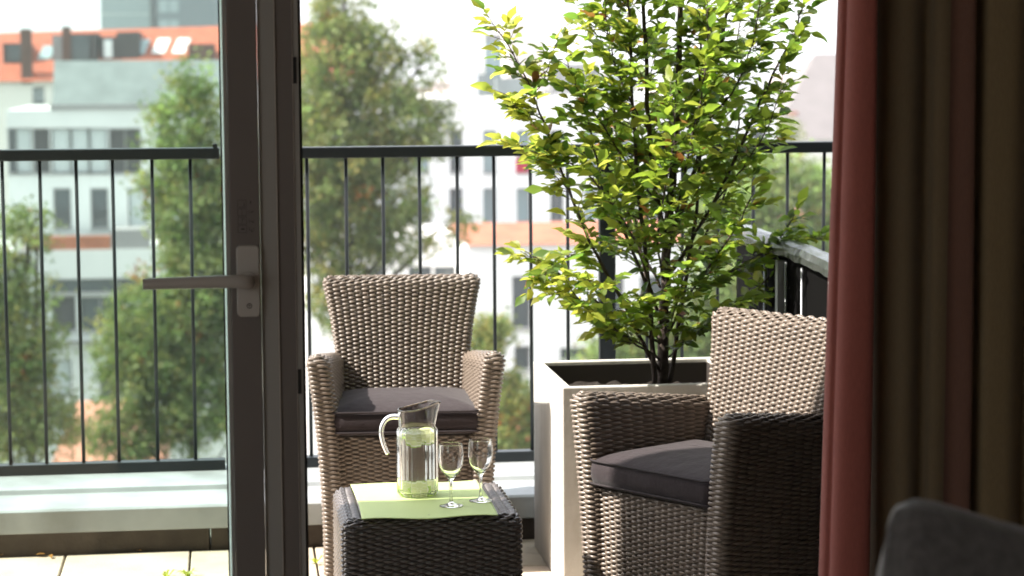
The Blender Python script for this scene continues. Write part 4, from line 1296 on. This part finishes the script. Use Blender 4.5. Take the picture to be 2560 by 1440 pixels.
# ------------------------------------------------------------------ trees of the courtyard
mt1 = leaf_mat('crown_olive', (.20, .23, .095), (.32, .37, .10), .4, .6, .2)
mt2 = leaf_mat('crown_green', (.11, .155, .055), (.19, .27, .06), .4, .6, .2)
mt3 = leaf_mat('crown_yellow', (.28, .26, .09), (.4, .37, .09), .4, .6, .2)
mt4 = leaf_mat('crown_bright', (.26, .36, .12), (.45, .6, .14), .4, .6, .2)
mt5 = leaf_mat('crown_rust', (.35, .13, .04), (.4, .18, .05), .3, .6, .2)
def far_tree(label, Y, base_px, lobes, n_cl, cl_r, leaf, mats, wts, name='deciduous_tree', grp='trees in the courtyard'):
    """lobes: (px, py, rx_px, ry_px) ; clusters scattered through the lobes"""
    bx = at(base_px, 900, Y).x
    root = empty(name, (bx, Y, -18), label=label, cat='tree', group=grp)
    O = np.array([bx, Y, -18])
    kx = Y / FPX
    LB_ = [(np.array(at(a, b_, Y)), c * kx, d * kx) for a, b_, c, d in lobes]
    wv_ = np.array([l[1] * l[1] * l[2] for l in LB_]); wv_ /= wv_.sum()
    C = []
    for i in rng.choice(len(LB_), n_cl, p=wv_):
        c, rx, rz = LB_[i]
        d = rng.normal(size=3); d /= np.linalg.norm(d); d *= rng.uniform(.25, 1) ** .5
        C.append(c + d * np.array([rx, min(rx, rz) * .9, rz]) * (1 + .12 * rng.normal()))
    C = np.array(C)
    per = 46
    ctr = np.repeat(C, per, 0) + rng.normal(size=(n_cl * per, 3)) * cl_r * np.array([1, 1, .8])
    N = len(ctr)
    a = rng.normal(size=(N, 3)); a /= np.linalg.norm(a, axis=1, keepdims=True)
    b_ = rng.normal(size=(N, 3)); b_ -= (b_ * a).sum(1, keepdims=True) * a; b_ /= np.linalg.norm(b_, axis=1, keepdims=True)
    s = rng.uniform(.6, 1.3, (N, 1)) * leaf
    V = np.stack([ctr - a * s, ctr - b_ * s * .55, ctr + a * s, ctr + b_ * s * .55], 1).reshape(-1, 3) - O
    Q = np.arange(4 * N).reshape(N, 4)
    cm = rng.choice(len(mats), n_cl, p=wts)
    mi = np.where(rng.random(N) < .85, np.repeat(cm, per), rng.choice(len(mats), N, p=wts))
    link('crown', np_mesh('crown', V, Q, mats, mi, smooth=False), root, kind='stuff')
    top = max(l[0][2] + l[2] * .8 for l in LB_) + 18
    tcx = LB_[int(np.argmax([l[0][2] for l in LB_]))][0][0] - bx
    r0 = .22
    b = MB().tube([(0, 0, 0), (.05, 0, top * .3), (tcx * .5, .1, top * .65), (tcx, 0, top * .97)], [r0, r0 * .75, r0 * .45, .03], 8)
    for l in LB_:
        c = l[0] - O
        z0 = c[2] - l[2] * .5 - abs(c[0]) * .6
        z0 = max(2, z0); k = z0 / top
        b.tube([(tcx * .6 * k, 0, z0 * .97), (c[0] * .6, c[1] * .5, (z0 + c[2]) / 2), (c[0], c[1], c[2] + l[2] * .4)], [.09, .06, .02], 5)
    for q in C[::9]:
        c = q - O
        b.tube([(c[0] * .55, c[1] * .4, c[2] - .7), (c[0] * .8, c[1] * .7, c[2] - .3), tuple(c)], [.035, .025, .01], 4)
    b.build('trunk', m_bark, root, smooth=True)
    return root
W1 = [.44, .36, .16, .03, .01]; MT = [mt1, mt2, mt3, mt4, mt5]
far_tree('small tree with olive leaves at the left edge behind the glass', 52, 40,
         [(40, 640, 65, 120), (70, 830, 80, 150), (20, 1000, 100, 150), (120, 1060, 90, 90), (95, 560, 30, 60), (-60, 800, 90, 200)], 430, .17, .068, MT, W1)
far_tree('broad green tree seen through the open glass door', 55, 470,
         [(480, 330, 85, 170), (400, 330, 45, 90), (460, 520, 110, 150), (500, 720, 110, 170), (400, 830, 130, 150), (340, 920, 110, 120), (500, 980, 120, 150), (470, 190, 32, 55), (600, 600, 110, 300), (330, 1080, 110, 80)], 1250, .18, .068, MT, [.38, .44, .12, .05, .01])
far_tree('tall olive green tree right of the door frame, reaching above the photo', 58, 880,
         [(860, 20, 85, 110), (840, 170, 110, 150), (940, 160, 90, 110), (1075, 160, 40, 70), (1000, 300, 120, 130), (860, 350, 130, 150), (960, 480, 130, 110), (860, 560, 110, 150), (1090, 330, 50, 80), (840, 740, 90, 120), (1000, 590, 100, 70), (1130, 270, 22, 40), (1130, 560, 60, 50), (780, 420, 110, 300)], 1000, .18, .07, MT, W1)
far_tree('bushy tree top showing between the back armchair and the planter', 48, 1250,
         [(1285, 985, 45, 60), (1230, 1080, 60, 70), (1240, 830, 35, 40), (1210, 870, 35, 60), (1330, 1080, 40, 60)], 210, .16, .06, MT, [.3, .35, .25, .08, .02])
far_tree('green trees low behind the planter', 60, 1620,
         [(1520, 860, 60, 50), (1640, 850, 90, 90), (1740, 860, 80, 90), (1600, 950, 160, 80), (1800, 760, 90, 110)], 520, .22, .075, MT, [.15, .45, .05, .35, 0])
far_tree('bright green trees at the right between the railing bars', 80, 1990,
         [(1890, 500, 80, 130), (1980, 440, 80, 60), (2060, 500, 60, 90), (1960, 620, 140, 70), (2100, 640, 90, 120), (1780, 560, 80, 120)], 620, .3, .11, MT, [.15, .15, .1, .6, 0])
far_tree('dark tree between the buildings at far right', 140, 1850,
         [(1960, 330, 40, 30), (1880, 340, 80, 60), (1760, 350, 90, 60)], 120, .4, .16, MT, [.4, .4, .1, .1, 0])

# ------------------------------------------------------------------ small things: weeds and dry leaves
def weed(loc, n, label):
    b = MB(); 
    for k in range(n):
        a = random.uniform(0, 2 * pi); L_ = random.uniform(.02, .05); w_ = .004
        d = Vector((cos(a), sin(a), 0)); e = Vector((-sin(a), cos(a), 0))
        p0 = d * .003; p1 = d * L_ * .5 + Vector((0, 0, L_ * .45)); p2 = d * L_ + Vector((0, 0, L_ * .3))
        b.add([p0 - e * .001, p0 + e * .001, p1 + e * w_, p1 - e * w_, p2], [(0, 1, 2, 3), (3, 2, 4)])
    o = b.build('weed', my, label=label, cat='weed', group='weeds in the tile joints'); o.location = loc
weed((-.146, 6.78, .0), 16, 'green weed sprouting at the tile joint, bottom left')
weed((-.21, 6.77, .0), 9, 'small weed tuft just left of the larger one')
weed((.249, 6.9, .0), 10, 'small weed in the tile joint beside the door frame')
DL = ['leftmost curled brown dry leaf at the foot of the parapet', 'dry leaf beside two others left of the door frame, at the parapet foot', 'dry leaf lying slightly in front of its neighbour on the pale tile',
      'single dry leaf beside the left leg of the back armchair', 'single dry leaf at the parapet foot, close to the plinth joint']
for i, (x, y) in enumerate(((-.74, 7.135), (-.60, 7.13), (-.585, 7.12), (.29, 7.10), (-.3, 7.13))):
    o = link('dry_leaf', lm[(1 + i % 2, 3)], label=DL[i], cat='dry leaf', group='dry leaves by the parapet')
    o.location = (x, y, .006); o.scale = (.03, .03, .03); o.rotation_euler = (.15, .1, i * 1.7)

# ------------------------------------------------------------------ air: thin haze round everything
hz = bpy.data.materials.new('haze_air'); hz.use_nodes = True
hz.node_tree.nodes.clear()
ho = hz.node_tree.nodes.new('ShaderNodeOutputMaterial')
hv = hz.node_tree.nodes.new('ShaderNodeVolumePrincipled')
hv.inputs['Color'].default_value = (.93, .96, 1, 1)
hv.inputs['Density'].default_value = .0004
hz.node_tree.links.new(hv.outputs[0], ho.inputs['Volume'])
MB().box(-300, 700, -12, 620, -19.5, 98).build('haze', hz, kind='stuff')
